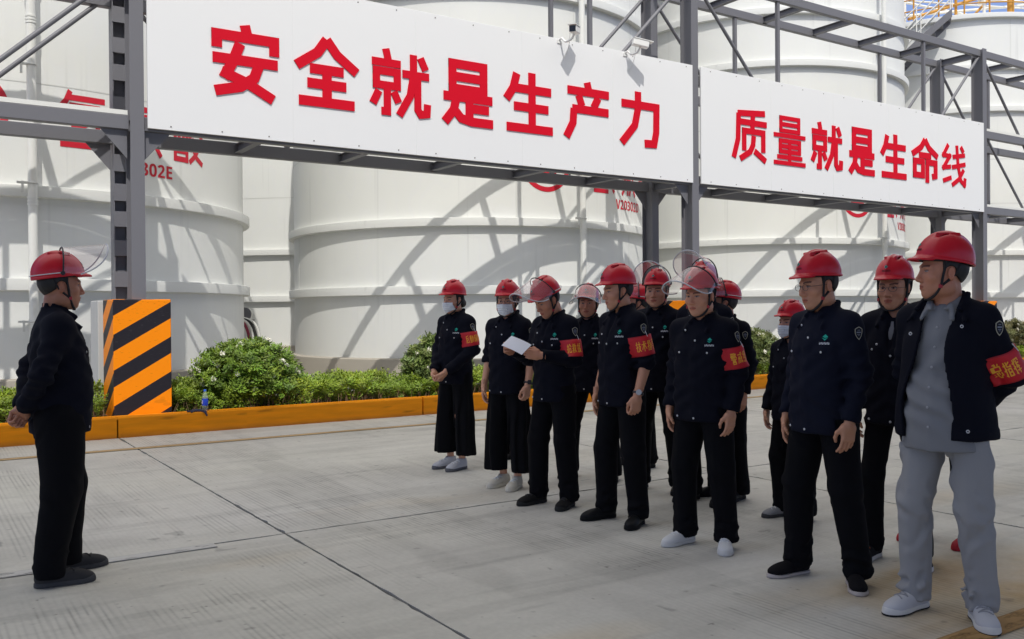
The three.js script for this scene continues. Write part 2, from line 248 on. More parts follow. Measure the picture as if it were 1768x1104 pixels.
const logoTex = canvasTex(512, 512, (c, w, h) => {
  c.fillStyle = '#000'; c.fillRect(0, 0, w, h); c.strokeStyle = c.fillStyle = '#fff'; c.lineWidth = 46; c.beginPath(); c.arc(256, 256, 226, 0, 7); c.stroke();
  c.beginPath(); c.arc(256, 290, 108, 0, 7); c.fill(); c.fillRect(118, 120, 70, 170); c.fillRect(324, 120, 70, 170); c.fillStyle = '#000'; c.beginPath(); c.arc(256, 260, 62, Math.PI, 0); c.fill(); c.fillStyle = '#fff'; c.fillRect(238, 150, 36, 110);
}, false);
const redPrint = (t) => new THREE.MeshStandardMaterial({ color: new THREE.Color(RED), roughness: 0.5, alphaMap: t, transparent: true });
const printMat = redPrint(printTex()), logoMat = redPrint(logoTex);
const tankMap = dataTex(512, 512, (u, v) => { const st = fbm(u * 80, v * 1.6, 2, 3), k = 0.985 + 0.05 * fbm(u * 9, v * 5, 7, 3) - 0.10 * sstep(st, 0.12, 0.35) * sstep(N(u * 13, v * 4, 4), 0, 0.4); return [enc(k * 0.735), enc(k * 0.742), enc(k * 0.715)]; }, true);
tankMap.repeat.set(3, 1);
M.tank.map = tankMap; M.tank.color.setRGB(1, 1, 1);
const TG = {};
{
  TG.shell = new THREE.CylinderGeometry(TR, TR, TOP - BASE, 128, 1, true).translate(0, BASE + (TOP - BASE) / 2, 0);
  const ring = (y0, y1, r1) => new THREE.LatheGeometry([[TR - 0.01, y0], [r1 - 0.012, y0], [r1, y0 + 0.012], [r1, y1 - 0.006], [r1 - 0.006, y1], [TR - 0.01, y1]].map((p) => new THREE.Vector2(...p)), 128);
  TG.bands = [[1.793, 1.971], [3.137, 3.305], [7.706, 7.878], [9.045, 9.218]].map(([a, b]) => ring(a, b, TR + 0.12));
  TG.rim = ring(TOP - 0.12, TOP + 0.03, TR + 0.15);
  TG.roof = new THREE.ConeGeometry(TR + 0.02, 0.55, 96, 1, true).translate(0, TOP + 0.3, 0);
  TG.plinth = new THREE.LatheGeometry([[0, BASE], [TR + 0.16, BASE], [TR + 0.2, BASE - 0.03], [TR + 0.2, -0.05]].reverse().map((p) => new THREE.Vector2(...p)), 96);
  const hs = [4.8, 6.204].map((y) => new THREE.CylinderGeometry(TR + 0.004, TR + 0.004, 0.016, 128, 1, true).translate(0, y, 0));
  const vs = []; for (let i = 0; i < 3; i++) for (const [y0, y1, o] of [[0.5660000000000001, 1.777, 0.3], [1.992, 3.116, 0.55], [3.331, 4.78, 0.2], [4.821, 6.184, 0.7], [6.225, 7.652, 0.35], [7.91, 9.013, 0.6], [9.249, 10.622, 0.1]]) vs.push(boxAt(0.014, y1 - y0, 0.006, 0, (y0 + y1) / 2, TR).rotateY((i + o) * 2 * Math.PI / 3 - 0.75));
  TG.seams = merge([...hs, ...vs]);
  const posts = [], n = 36; for (let i = 0; i < n; i++) { const a = i / n * 2 * Math.PI; posts.push(new THREE.CylinderGeometry(0.03, 0.03, 1.15, 6).translate((TR + 0.05) * Math.sin(a), TOP + 0.57, (TR + 0.05) * Math.cos(a))); }
  TG.posts = merge(posts);
  TG.rails = [0.38, 0.75, 1.12].map((h, i) => new THREE.TorusGeometry(TR + 0.05, i === 2 ? 0.03 : 0.022, 6, 96).rotateX(Math.PI / 2).translate(0, TOP + h, 0));
}
function tank(i, row, label) {
  const t = thing('storage_tank', label, 'tank', [TX[i], 0, row ? TZ2 : TZ], 0, 'white storage tanks');
  part('shell', TG.shell, M.tank, t);
  const bl = part('plinth', TG.plinth, M.plinth, t);
  for (const b of TG.bands) part('band', b, M.tank, t);
  part('rim', TG.rim, M.tank, t); part('roof', TG.roof, M.tankRoof, t); part('seams', TG.seams, M.seam, t, 'stuff');
  part('railing_posts', TG.posts, M.rail, t, 'stuff'); for (const r of TG.rails) part('rail', r, M.rail, t);
  if (!row) {
    part('lettering', cylPatch(TR + 0.005, 0.356, 3.13, 3.904, 4.811), printMat, t);
    part('number', cylPatch(TR + 0.005, 1.145, 2.27, 3.618, 3.845), redPrint(codeTex(['V20302E', 'V20302D', 'V20302C', 'V20302B'][i])), t);
    part('emblem', cylPatch(TR + 0.005, -1.28, -0.2, 3.835, 4.915), logoMat, t);
  }
  if (!row && i > 1) {   // stair winding up the left side of the tank
    const top = i === 2 ? -1.34 : -0.97, r0 = TR + 0.18, r1 = TR + 0.95, rise = 0.21, run = 0.235, n = 40, hx = (r, k, dy = 0) => { const a = top - k * run / ((r0 + r1) / 2); return [r * Math.sin(a), TOP - 0.05 - k * rise + dy, r * Math.cos(a)]; };
    const ribbon = (r) => { const p = [], ix = []; for (let k = 0; k <= n; k++) for (const [dr, dy] of [[-0.02, -0.2], [-0.02, 0.06], [0.02, 0.06], [0.02, -0.2]]) p.push(...hx(r + dr, k, dy)); for (let k = 0; k < n; k++) for (let q = 0; q < 4; q++) { const a = k * 4 + q, b = k * 4 + (q + 1) % 4; ix.push(a, b, a + 4, b, b + 4, a + 4); } const g = new THREE.BufferGeometry(); g.setAttribute('position', new THREE.Float32BufferAttribute(p, 3)); g.setIndex(ix); const h = g.toNonIndexed(); h.computeVertexNormals(); return h; };
    for (const r of [r0, r1]) part('stringer', ribbon(r), M.steel, t);
    const tr = [], ps = []; for (let k = 0; k < n; k++) { const c = hx((r0 + r1) / 2, k + 0.5, -0.02), a = Math.atan2(c[0], c[2]); tr.push(new THREE.BoxGeometry(0.24, 0.03, r1 - r0 - 0.06).rotateY(a).translate(...c)); if (k % 4 === 0) for (const r of [r0, r1]) ps.push(rodGeo(hx(r, k, 0.06), hx(r, k, 1.1), 0.02, 6)); }
    part('treads', merge(tr), M.steel, t, 'stuff'); part('stair_posts', merge(ps), M.pipeWhite, t, 'stuff');
    for (const r of [r0, r1]) for (const h of [0.58, 1.1]) part('handrail', tubeGeo(Array.from({ length: n + 1 }, (_, k) => hx(r, k, h)), 0.024, 120, 6), M.pipeWhite, t);
  }
  return t;
}
tank(0, 0, 'white tank at the left edge marked V20302E with red characters');
tank(1, 0, 'white tank behind the masked women, marked V20302D below the sign');
tank(2, 0, 'white tank behind the short sign, right of the middle steel column');
tank(3, 0, 'white tank at the right edge with blue sky and yellow railing over its roof');
tank(0, 1, 'rear white tank mostly hidden behind the tank marked V20302E');
tank(1, 1, 'rear white tank seen in the gap above the flowering bush');
tank(2, 1, 'rear white tank hidden behind the short sign');
// standpipes in front of the tanks
[['white standpipe in front of the tank behind the lone man', 1.48], ['white standpipe up the tank behind the masked women', 11.38], ['white standpipe rising behind the right half of the short sign', 21.42]].forEach(([label, x], k) => {
  const t = thing('standpipe', label, 'pipe', [x, 0, -14.56], 0, 'white standpipes');
  part('pipe', new THREE.CylinderGeometry(0.062, 0.062, 10.6, 20).translate(0, 5.3, 0), M.pipeWhite, t);
  const cl = []; for (const y of [1.35, 3.32, 5.0, 6.4, 8.2]) { cl.push(new THREE.TorusGeometry(0.066, 0.012, 6, 16).rotateX(Math.PI / 2).translate(0, y, 0), new THREE.BoxGeometry(0.16, 0.03, 0.04).translate(-0.12, y, 0.02), new THREE.BoxGeometry(0.03, 0.16, 0.03).translate(-0.13, y - 0.06, 0.04), boxAt(0.05, 0.04, 0.2, 0, y, -0.13)); }
  for (const c of [0, 1, 2, 3, 4]) part('clamp', merge(cl.slice(c * 4, c * 4 + 4)), M.seam, t);
  for (const y of [1.28, 3.02, 5.6]) part('coupling', merge([0, 0.045, 0.09].map((d) => new THREE.CylinderGeometry(0.07, 0.07, 0.028, 20).translate(0, y + d, 0))), M.pipeWhite, t);
});
{ // pipework on top of the right tank, and the fittings in the gap between the two left tanks
  const t = thing('roof_pipe', 'white and yellow pipework standing on the roof of the right edge tank', 'pipe', [TX[3], TOP, TZ]);
  const P = [[-3.7, 0.9], [-3.0, 2.3], [-2.4, 2.9], [-1.6, 3.3], [-0.9, 3.6], [-0.2, 3.6], [0.6, 3.5], [1.3, 3.4]];
  P.forEach(([x, z], i) => part('riser', new THREE.CylinderGeometry(i % 3 ? 0.045 : 0.08, i % 3 ? 0.045 : 0.08, 2.6, 12).translate(x, 1.3, z), i % 2 ? M.rail : M.pipeWhite, t));
  [[[-4.0, 0.45, 0.4], [1.5, 1.15, 3.2], 0.045], [[-4.0, 1.1, 0.4], [1.5, 0.5, 2.4], 0.04], [[-3.9, 0.2, 1.2], [-0.2, 1.5, 2.7], 0.05], [[-3.9, 0.8, 1.2], [2.0, 0.85, 3.5], 0.03], [[-3.8, 1.5, 0.2], [2.0, 1.2, 3.0], 0.05], [[-2.6, 0.1, 2.6], [-1.2, 1.6, 3.2], 0.04], [[-0.6, 0.2, 3.4], [1.4, 1.3, 3.2], 0.04]].forEach(([a, b, r], i) => part('header', rodGeo(a, b, r), i % 3 === 2 ? M.rail : M.pipeWhite, t));
  part('valve', merge([new THREE.CylinderGeometry(0.13, 0.13, 0.06, 12).translate(-2.2, 0.62, 2.7), new THREE.CylinderGeometry(0.13, 0.13, 0.06, 12).translate(-2.2, 0.85, 2.7), new THREE.SphereGeometry(0.12, 12, 8).translate(-2.2, 0.74, 2.7)]), M.pipeWhite, t);
  const s = thing('safety_net', 'green safety netting above the tank at the upper right', 'net', [26.35, 11.8, -20.7]); part('net', new THREE.BoxGeometry(1.4, 0.9, 0.05, 1, 1, 1).rotateY(0.5), M.green, s); part('frame', merge([rodGeo([-0.7, -0.9, 0.4], [-0.7, 0.5, 0.4], 0.03), rodGeo([0.7, -0.9, -0.35], [0.7, 0.5, -0.35], 0.03)]), M.rail, s);
  const h = thing('hose_bundle', 'curved white and black hoses between the two left tanks', 'hose', [6.64, 0.1, -21.2]);
  for (const [k, m] of [[0, M.pipeWhite], [1, M.rubber], [2, M.pipeWhite], [3, std([0.25, 0.03, 0.06], 0.6)]]) part('hose', tubeGeo([[0.25 - k * 0.09, 0, k * 0.03], [0.25 - k * 0.09, 0.75, k * 0.03], [0.1 - k * 0.09, 1.15, 0.03 * k], [-0.5, 1.3, 0]], 0.035, 30), m, h);
  part('meter_box', new RoundedBoxGeometry(0.2, 0.42, 0.14, 2, 0.03).translate(0.42, 0.55, 0.06), M.seam, h);
  const nz = thing('tank_nozzle', 'small flanged nozzle on the rear tank in the gap', 'nozzle', [8.12, 1.45, -25.97]);
  part('flange', new THREE.CylinderGeometry(0.19, 0.19, 0.05, 24).rotateX(Math.PI / 2).rotateY(-0.8).translate(-0.16, 0, 0.2), M.steelDark, nz); part('neck', rodGeo([0, 0, -0.1], [-0.16, 0, 0.2], 0.12, 20), M.seam, nz); part('gauge', rodGeo([-0.3, -0.17, 0.25], [0.1, -0.17, 0.22], 0.014), M.rubber, nz);
}

// ---------------------------------------------------------------- steel rack, signs, guard piers
const ZF = -11.72, ZR = -12.8, CX = [-6.98, 2.31, 11.6, 20.95, 30.24];
{
  const f = thing('steel_rack', 'grey steel frame that carries the two long white signs', 'steel frame');
  const mt = M.steel;
  for (const x of CX) for (const z of [ZF, ZR]) { const q = z === ZF ? z - 0.04 : z, open = z === ZR && x === CX[1]; part('column', hbeam([x, 0.1, q], [x, 7.5, q], open ? 0.17 : 0.28, open ? 0.24 : 0.16, open ? 0.012 : 0.014, 0.01, open ? [1, 0, 0] : [0, 0, 1]), mt, f); }
  for (let i = 0; i < 4; i++) {
    const a = CX[i], b = CX[i + 1], L = b - a, sign = i === 1 || i === 2;
    for (const z of [ZF, ZR]) {
      part('top_chord', new RoundedBoxGeometry(L - 0.17, 0.16, 0.1, 1, 0.008).translate((a + b) / 2, 7.4, z), mt, f);
      part('bottom_beam', new RoundedBoxGeometry(L - 0.17, 0.17, 0.12, 1, 0.008).translate((a + b) / 2, 3.745, z), mt, f);
      if (!sign && z === ZF) part('cable_tray', boxAt(L - 0.2, 0.055, 0.1, (a + b) / 2, 3.862, z + 0.005), M.pipeWhite, f);
      for (const q of [0.245, 0.755]) part('post', boxAt(0.065, 3.49, 0.065, a + L * q, 5.577, z), mt, f);
      part('brace', rodGeo([a + 0.1, 7.3, z], [a + L * 0.235, 5.15, z], 0.032), mt, f);
      part('brace', rodGeo([b - 0.1, 7.3, z], [b - L * 0.235, 5.15, z], 0.032), mt, f);
      part('brace', rodGeo([a + 0.1, 5.6, z], [a + 1.9, 3.86, z], 0.03), mt, f);
      part('brace', rodGeo([b - 0.1, 5.6, z], [b - 1.9, 3.86, z], 0.03), mt, f);
      part('mid_beam', new RoundedBoxGeometry(L - 0.17, 0.17, 0.12, 1, 0.008).translate((a + b) / 2, 5.52, z), mt, f);
      if (!sign && z === ZF) part('cable_tray', boxAt(L - 0.2, 0.055, 0.1, (a + b) / 2, 5.637, z + 0.005), M.pipeWhite, f);
    }
    for (let k = 0; k < 6; k++) { const x = a + L * k / 6; if (k) { part('cross_beam', hbeam([x, 7.4, ZR + 0.01], [x, 7.4, ZF - 0.01], 0.12, 0.1, 0.009, 0.007), mt, f); part('cross_beam', hbeam([x, 3.745, ZR + 0.01], [x, 3.745, ZF - 0.01], 0.12, 0.1, 0.009, 0.007), mt, f); } }
  }
  for (const x of CX) for (const y of [7.4, 3.745]) part('cross_beam', hbeam([x, y, ZR + 0.105], [x, y, ZF - 0.105], 0.14, 0.1, 0.009, 0.007), mt, f);
  for (const x of CX.slice(1, 4)) for (const z of [ZF, ZR]) for (const s of [-1, 1]) {
    const sh = new THREE.Shape(); sh.moveTo(0, 0); sh.lineTo(0.3 * s, 0); sh.lineTo(0, -0.34); part('gusset', new THREE.ExtrudeGeometry(sh, { depth: 0.012, bevelEnabled: false }).translate(x + 0.1 * s, 3.658, z - 0.006), mt, f);
  }
  for (let k = 0; k < 15; k++) part('batten_plate', boxAt(0.168, 0.2 + 0.05 * N(k * 1.7, 0.5, 0.5), 0.01, CX[1], 1.9 + k * 0.38 + 0.05 * N(k * 3.1, 1.5, 1), ZR + 0.126), mt, f);
  const sy = 1.011, sc = (v) => v * sy;
  const zS = -11.595;
  const board = (x0, x1, label, chars, name) => {
    const t = thing('sign_board', label, 'sign', [0, 0, zS]);
    const g = new RoundedBoxGeometry(x1 - x0, 2.065, 0.03, 1, 0.004); const p = part('panel', g.translate((x0 + x1) / 2, 4.72, -0.015), signMat, t);
    const sw = (x1 - x0) / 5; for (let k = 1; k < 5; k++) part('panel_seam', boxAt(0.007, 2.05, 0.003, x0 + sw * k + 0.02 * N(k * 1.3, x0, 1), 4.72, 0.0012), M.seamSign, t);
    const rv = []; for (let x = x0 + 0.25; x < x1; x += 0.62) for (const y of [3.735, 5.70]) rv.push(new THREE.CylinderGeometry(0.009, 0.009, 0.006, 8).rotateX(Math.PI / 2).translate(x + 0.06 * N(x * 3, y, 1), y + 0.01 * N(x, 2, y), 0.002));
    part('rivets', merge(rv), M.rivet, t, 'stuff');
    for (const [ch, a, b] of chars) part('character', charGeo(ch, sc(b - a), 0.93, 0.013, ch === '量' ? 0.080 : ch === '线' ? 0.097 : ch === '就' || ch === '质' ? 0.110 : 0.132).translate(sc(a), 4.2, 0.001), M.signRed, t);
    return t;
  };
  const sm = dataTex(1024, 256, (u, v) => { const k = 0.985 + 0.03 * fbm(u * 14, v * 3, 4, 3) - 0.05 * sstep(fbm(u * 130, v * 1.5, 2, 2), 0.16, 0.4) * sstep(v, 0.2, 1); return [enc(0.78 * k), enc(0.785 * k), enc(0.79 * k)]; }, true);
  const signMat = M.sign; signMat.bumpMap = dataTex(512, 64, (u, v) => 0.5 + 0.5 * fbm(u * 40, v * 2, 4, 2)); signMat.bumpMap.repeat.set(0.12, 0.5); signMat.bumpScale = 0.006;
  board(2.425, 11.52, 'long white sign board with seven red characters, left of the middle column', [['安', 3.14, 4.02], ['全', 4.21, 5.12], ['就', 5.30, 6.21], ['是', 6.41, 7.29], ['生', 7.49, 8.39], ['产', 8.60, 9.55], ['力', 9.72, 10.61]]);
  board(11.72, 20.86, 'white sign board with seven raised red characters, between the middle and right columns', [['质', 12.36, 13.30], ['量', 13.44, 14.38], ['就', 14.54, 15.48], ['是', 15.68, 16.54], ['生', 16.74, 17.64], ['命', 17.80, 18.80], ['线', 18.92, 19.86]]);
  // guard piers
  const stripeMap = canvasTex(512, 1024, (c, w, h) => {
    c.fillStyle = '#f88c04'; c.fillRect(0, 0, w, h); c.fillStyle = '#26242a';
    for (let k = -1; k < 6; k++) { const y = -3 + k * 268; c.beginPath(); c.moveTo(0, y); c.lineTo(w, y - 248); c.lineTo(w, y - 248 + 126); c.lineTo(0, y + 126); c.fill(); }
    const R = rng(4); for (let i = 0; i < 500; i++) { c.fillStyle = `rgba(${R() < 0.5 ? '190,185,175' : '40,36,34'},${0.05 + 0.25 * R() * R()})`; c.fillRect(R() * w, R() * R() * h, 2 + R() * 26, 1 + R() * 2.5); }
    for (let i = 0; i < 60; i++) { c.fillStyle = `rgba(60,45,30,${0.03 + 0.06 * R()})`; c.beginPath(); c.ellipse(R() * w, h - R() * R() * 300, 10 + R() * 60, 4 + R() * 14, 0, 0, 7); c.fill(); }
  });
  const stripe = new THREE.MeshPhysicalMaterial({ map: stripeMap, roughness: 0.5, specularIntensity: 0.4, bumpMap: spots(21, 0.5, 0.4), bumpScale: 0.0015 });
  const labels = ['orange and black striped guard pier at the foot of the left column', 'striped guard pier hidden behind the people at the middle column', 'striped guard pier whose top shows beyond the shoulder of the man in grey'];
  CX.slice(1, 4).forEach((x, i) => {
    const t = thing('guard_pier', labels[i], 'guard pier', [x + 0.02, 0, ZF - 0.15], 0, 'striped guard piers');
    part('block', new RoundedBoxGeometry(0.66, 1.62, 0.66, 2, 0.012).translate(0, 0.81, 0), stripe, t);
    const r = thing('rear_pier', ['pale grey concrete pier behind the left striped pier', 'pale concrete pier behind the people at the middle column', 'pale concrete pier behind the man in the grey shirt'][i], 'pier', [x + 0.02, 0, ZR - 0.05], 0, 'plain concrete piers');
    part('block', new RoundedBoxGeometry(0.66, 1.62, 0.56, 2, 0.012).translate(0, 0.81, 0), M.pier, r);
  });
  // cameras on the upper edge of the long sign
  const cctv = (x, yaw, tilt, label) => {
    const t = thing('security_camera', label, 'camera', [x, 5.70, zS + 0.004], 0, 'cameras on the sign');
    part('bracket', merge([tubeGeo([[-0.02, 0.03, 0], [0, 0.045, 0.05], [0.02, -0.02, 0.12], [0.06, 0.0, 0.22], [0.08, 0.07, 0.27]], 0.017, 20), boxAt(0.09, 0.05, 0.012, -0.01, 0.0, 0.004)]), M.camWhite, t);
    const b = new THREE.Object3D(); b.position.set(0.08, 0.13, 0.28); b.rotation.set(tilt, yaw, 0, 'YXZ'); b.updateMatrix();
    const ap = (g) => g.applyMatrix4(b.matrix);
    part('housing', ap(new RoundedBoxGeometry(0.12, 0.105, 0.27, 2, 0.015)), M.camWhite, t); part('hood', ap(boxAt(0.135, 0.012, 0.33, 0, 0.06, 0.03)), M.camWhite, t); part('lens', ap(merge([boxAt(0.1, 0.088, 0.006, 0, 0, 0.136), new THREE.CylinderGeometry(0.026, 0.026, 0.01, 16).rotateX(Math.PI / 2).translate(0, 0.008, 0.14)])), M.glassDark, t);
    part('cable', tubeGeo([[0.05, 0.1, 0.2], [0.09, -0.05, 0.12], [0.1, -0.2, 0.02], [0.06, -0.24, 0.008]], 0.005, 20, 6), M.camWhite, t);
  };
  cctv(8.62, -0.9, 0.12, 'white camera at the sign top aimed toward the viewer, left of the other');
  cctv(9.98, 1.15, 0.2, 'white camera at the sign top aimed to the right near the middle column');
}

// ---------------------------------------------------------------- planting
const leafMat = (r, g, b) => new THREE.MeshPhysicalMaterial({ color: col(r, g, b), roughness: 0.55, transmission: 0.25, thickness: 0, side: THREE.DoubleSide });
function leafGeo(list) {       // list of [px,py,pz, yaw, pitch, len, wid]: folded pointed leaves
  const p = [], n = 0, idx = [];
  for (const [x, y, z, ya, pi, L, w] of list) {
    const f = V(Math.sin(ya) * Math.cos(pi), Math.sin(pi), Math.cos(ya) * Math.cos(pi)), s = V(Math.cos(ya), 0, -Math.sin(ya)), u = f.clone().cross(s).normalize().multiplyScalar(-1), o = V(x, y, z), b = p.length / 3;
    const q = [o, o.clone().addScaledVector(f, L * 0.5).addScaledVector(s, w / 2).addScaledVector(u, w * 0.18), o.clone().addScaledVector(f, L).addScaledVector(u, -L * 0.08), o.clone().addScaledVector(f, L * 0.5).addScaledVector(s, -w / 2).addScaledVector(u, w * 0.18)];
    for (const v of q) p.push(v.x, v.y, v.z); idx.push(b, b + 1, b + 2, b, b + 2, b + 3);
  }
  const g = new THREE.BufferGeometry(); g.setAttribute('position', new THREE.Float32BufferAttribute(p, 3)); g.setIndex(idx); const h = g.toNonIndexed(); h.computeVertexNormals(); return h;
}
function sprig(seed, n, h, spread, L) { const R = rng(seed), l = []; for (let i = 0; i < n; i++) { const t = Math.pow(R(), 0.6); l.push([(R() - 0.5) * spread * t, h * (0.25 + 0.75 * t), (R() - 0.5) * spread * t, R() * 6.283, -0.2 + 1.3 * R() * t, L * (0.7 + 0.6 * R()), L * (0.36 + 0.16 * R())]); } return leafGeo(l); }
{
  const R = rng(77), hm = leafMat(0.20, 0.31, 0.02), count = 12000;
  const hedge = thing('hedge', 'low clipped green hedge behind the orange kerb', 'hedge'); hedge.userData.kind = 'stuff';
  const vars = [sprig(1, 34, 0.13, 0.13, 0.042), sprig(2, 34, 0.14, 0.12, 0.038), sprig(3, 30, 0.13, 0.14, 0.045)];
  const stems = []; const dummy = new THREE.Object3D(), c = new THREE.Color();
  const per = Math.floor(count / 3);
  const IM = vars.map((g) => { const m = new THREE.InstancedMesh(g, hm, per); m.name = 'foliage'; m.castShadow = m.receiveShadow = true; m.userData.kind = 'stuff'; hedge.add(m); return m; });
  for (let i = 0; i < per * 3; i++) {
    const x = -0.6 + 26 * Math.pow(R(), 1.05), z = ZK - 0.22 - R() * 0.95, tuft = fbm(x * 1.6, z * 2, 3, 3), low = R();
    const top = 0.29 + 0.16 * tuft + 0.02 * Math.sin(x * 3) + (z < ZK - 0.5 ? 0.03 : 0);
    const y = 0.2 + 0.05 * sstep(ZK - z, 0.5, 1.1) + (top - 0.06) * (low < 0.5 ? 0.7 + 0.3 * R() : 0.02 + 0.75 * R());
    if (CX.some((cx) => Math.abs(x - cx - 0.02) < 0.4 && z > ZF - 0.52)) { dummy.scale.setScalar(0.0001); dummy.position.set(x, 0.1, z); } else { dummy.position.set(x, y - 0.06, z); dummy.rotation.set((R() - 0.5) * 0.7, R() * 6.28, (R() - 0.5) * 0.7); dummy.scale.setScalar((0.8 + 0.45 * R()) * (y < 0.4 ? 0.85 : 1)); }
    dummy.updateMatrix(); IM[i % 3].setMatrixAt(Math.floor(i / 3), dummy.matrix);
    const k = 0.65 + 0.75 * R(), yel = R() * 0.6 * (0.5 + tuft * 2); c.setRGB(k * (1 + yel), k * (1 + 0.35 * yel), k * (0.9 - 0.4 * yel)); IM[i % 3].setColorAt(Math.floor(i / 3), c);
  }
  for (let i = 0; i < 2600; i++) { const x = -0.6 + 26 * R(), z = ZK - 0.21 - 0.9 * R() * R(), h = 0.06 + 0.14 * R(); if (CX.some((cx) => Math.abs(x - cx) < 0.4)) continue; stems.push(new THREE.CylinderGeometry(0.003, 0.0045, h, 4, 1, true).rotateZ((R() - 0.5) * 0.9).rotateX((R() - 0.5) * 0.7).translate(x, 0.19 + h / 2, z)); }
  part('stems', merge(stems), std([0.20, 0.13, 0.075], 0.9), hedge, 'stuff');

  const bushes = [[3.74, -12.05, 0.68, 0.5, 'round flowering bush with white blooms right of the left striped pier', 1], [6.62, -12.1, 0.5, 0.45, 'flowering bush beside the first masked woman', 2], [13.55, -12.1, 0.6, 0.46, 'pale green bush in the gap right of the smiling worker', 3], [23.2, -12.15, 0.7, 0.52, 'greyish bush at the right edge beyond the armband', 4]];
  const bm = [leafMat(0.15, 0.28, 0.022), leafMat(0.15, 0.24, 0.06), leafMat(0.14, 0.21, 0.06), leafMat(0.15, 0.17, 0.07)];
  const sv = [sprig(11, 26, 0.12, 0.12, 0.055), sprig(12, 26, 0.12, 0.12, 0.05)], pet = [];
  for (let i = 0; i < 6; i++) pet.push([0, 0, 0, i * 1.047, 0.35, 0.035, 0.026], [0, 0.006, 0, i * 1.047 + 0.5, 0.8, 0.026, 0.02]);
  const flower = leafGeo(pet), fm = std([0.82, 0.80, 0.70], 0.7, 0, { side: THREE.DoubleSide });
  for (const [bx, bz, rw, rh, label, seed] of bushes) {
    const B = rng(seed * 31), t = thing('bush', label, 'bush', [bx, 0.2, bz]);
    const br = []; for (let i = 0; i < 46; i++) { const a = B() * 6.28, r = rw * (0.25 + 0.6 * B()), top = [Math.cos(a) * r, 0.3 + rh * (0.3 + 0.75 * B()) * (1 - 0.35 * r / rw), Math.sin(a) * r * 0.8]; br.push(tubeGeo([[Math.cos(a) * 0.08, -0.02, Math.sin(a) * 0.08], [top[0] * 0.45, top[1] * 0.5, top[2] * 0.4], top], 0.007, 6, 5)); }
    part('branches', merge(br), std([0.12, 0.09, 0.065], 0.9), t);
    const n = 520, ims = sv.map((g) => { const m = new THREE.InstancedMesh(g, bm[seed - 1], n); m.name = 'foliage'; m.userData.kind = 'stuff'; m.castShadow = m.receiveShadow = true; t.add(m); return m; });
    const fl = [];
    for (let i = 0; i < n * 2; i++) {
      const a = B() * 6.28, cz = -0.35 + 1.35 * B(), rr = Math.sqrt(Math.max(0, 1 - cz * cz)), q = 0.62 + 0.38 * Math.pow(B(), 0.5), lump = 1 + 0.3 * fbm(Math.cos(a) * 1.7 + seed, cz * 1.8, Math.sin(a) * 1.7, 2);
      const x = Math.cos(a) * rr * rw * q * lump, z = Math.sin(a) * rr * rw * 0.8 * q * lump, y = 0.36 + cz * rh * q * lump;
      dummy.position.set(x, y - 0.05, z); dummy.rotation.set((B() - 0.5) * 0.8 + z * 0.8, B() * 6.28, (B() - 0.5) * 0.8 - x * 0.8); dummy.scale.setScalar(0.75 + 0.5 * B()); dummy.updateMatrix(); ims[i % 2].setMatrixAt(i >> 1, dummy.matrix);
      const k = 0.6 + 0.8 * B(); c.setRGB(k * (1 + 0.35 * B()), k, k * 0.85); ims[i % 2].setColorAt(i >> 1, c);
      if (q > 0.9 && B() < (seed === 1 ? 0.10 : 0.13) && z > 0.02) fl.push([x * 1.06, y + 0.05, z * 1.06, a]);
    }
    for (const [x, y, z, a] of fl.slice(0, 26)) { const m = part('flower', flower, fm, t); m.position.set(x, y, z); m.rotation.set(0.7 * Math.sin(a) + 0.3, a, -0.7 * Math.cos(a)); m.scale.setScalar(1.15 + 0.6 * B()); }
  }
}
{ // bottle and gloves on the kerb
  const b = thing('water_bottle', 'clear water bottle with blue cap and label on the kerb', 'bottle', [3.03, 0.243, ZK - 0.09]);
  const pr = [[0, 0], [0.03, 0], [0.033, 0.006], [0.033, 0.05], [0.031, 0.055], [0.033, 0.06], [0.033, 0.15], [0.030, 0.17], [0.017, 0.205], [0.013, 0.212], [0.013, 0.222]].map((p) => new THREE.Vector2(...p));
  part('body', new THREE.LatheGeometry(pr, 28), new THREE.MeshPhysicalMaterial({ color: col(0.9, 0.95, 1), roughness: 0.06, transmission: 0.9, thickness: 0 }), b);
  const lt = canvasTex(256, 128, (c) => { c.fillStyle = '#1c3fb4'; c.fillRect(0, 0, 256, 128); c.fillStyle = '#e8ecf6'; for (const x of [40, 170]) { c.fillRect(x, 34, 46, 12); c.fillRect(x + 8, 52, 30, 26); c.fillRect(x, 84, 46, 9); } });
  part('label', new THREE.CylinderGeometry(0.0342, 0.0342, 0.075, 28, 1, true).translate(0, 0.1, 0), new THREE.MeshStandardMaterial({ map: lt, roughness: 0.4 }), b);
  part('cap', new THREE.CylinderGeometry(0.0155, 0.0155, 0.02, 20).translate(0, 0.231, 0), std([0.03, 0.12, 0.6], 0.4), b);
  b.scale.setScalar(1.1);
}
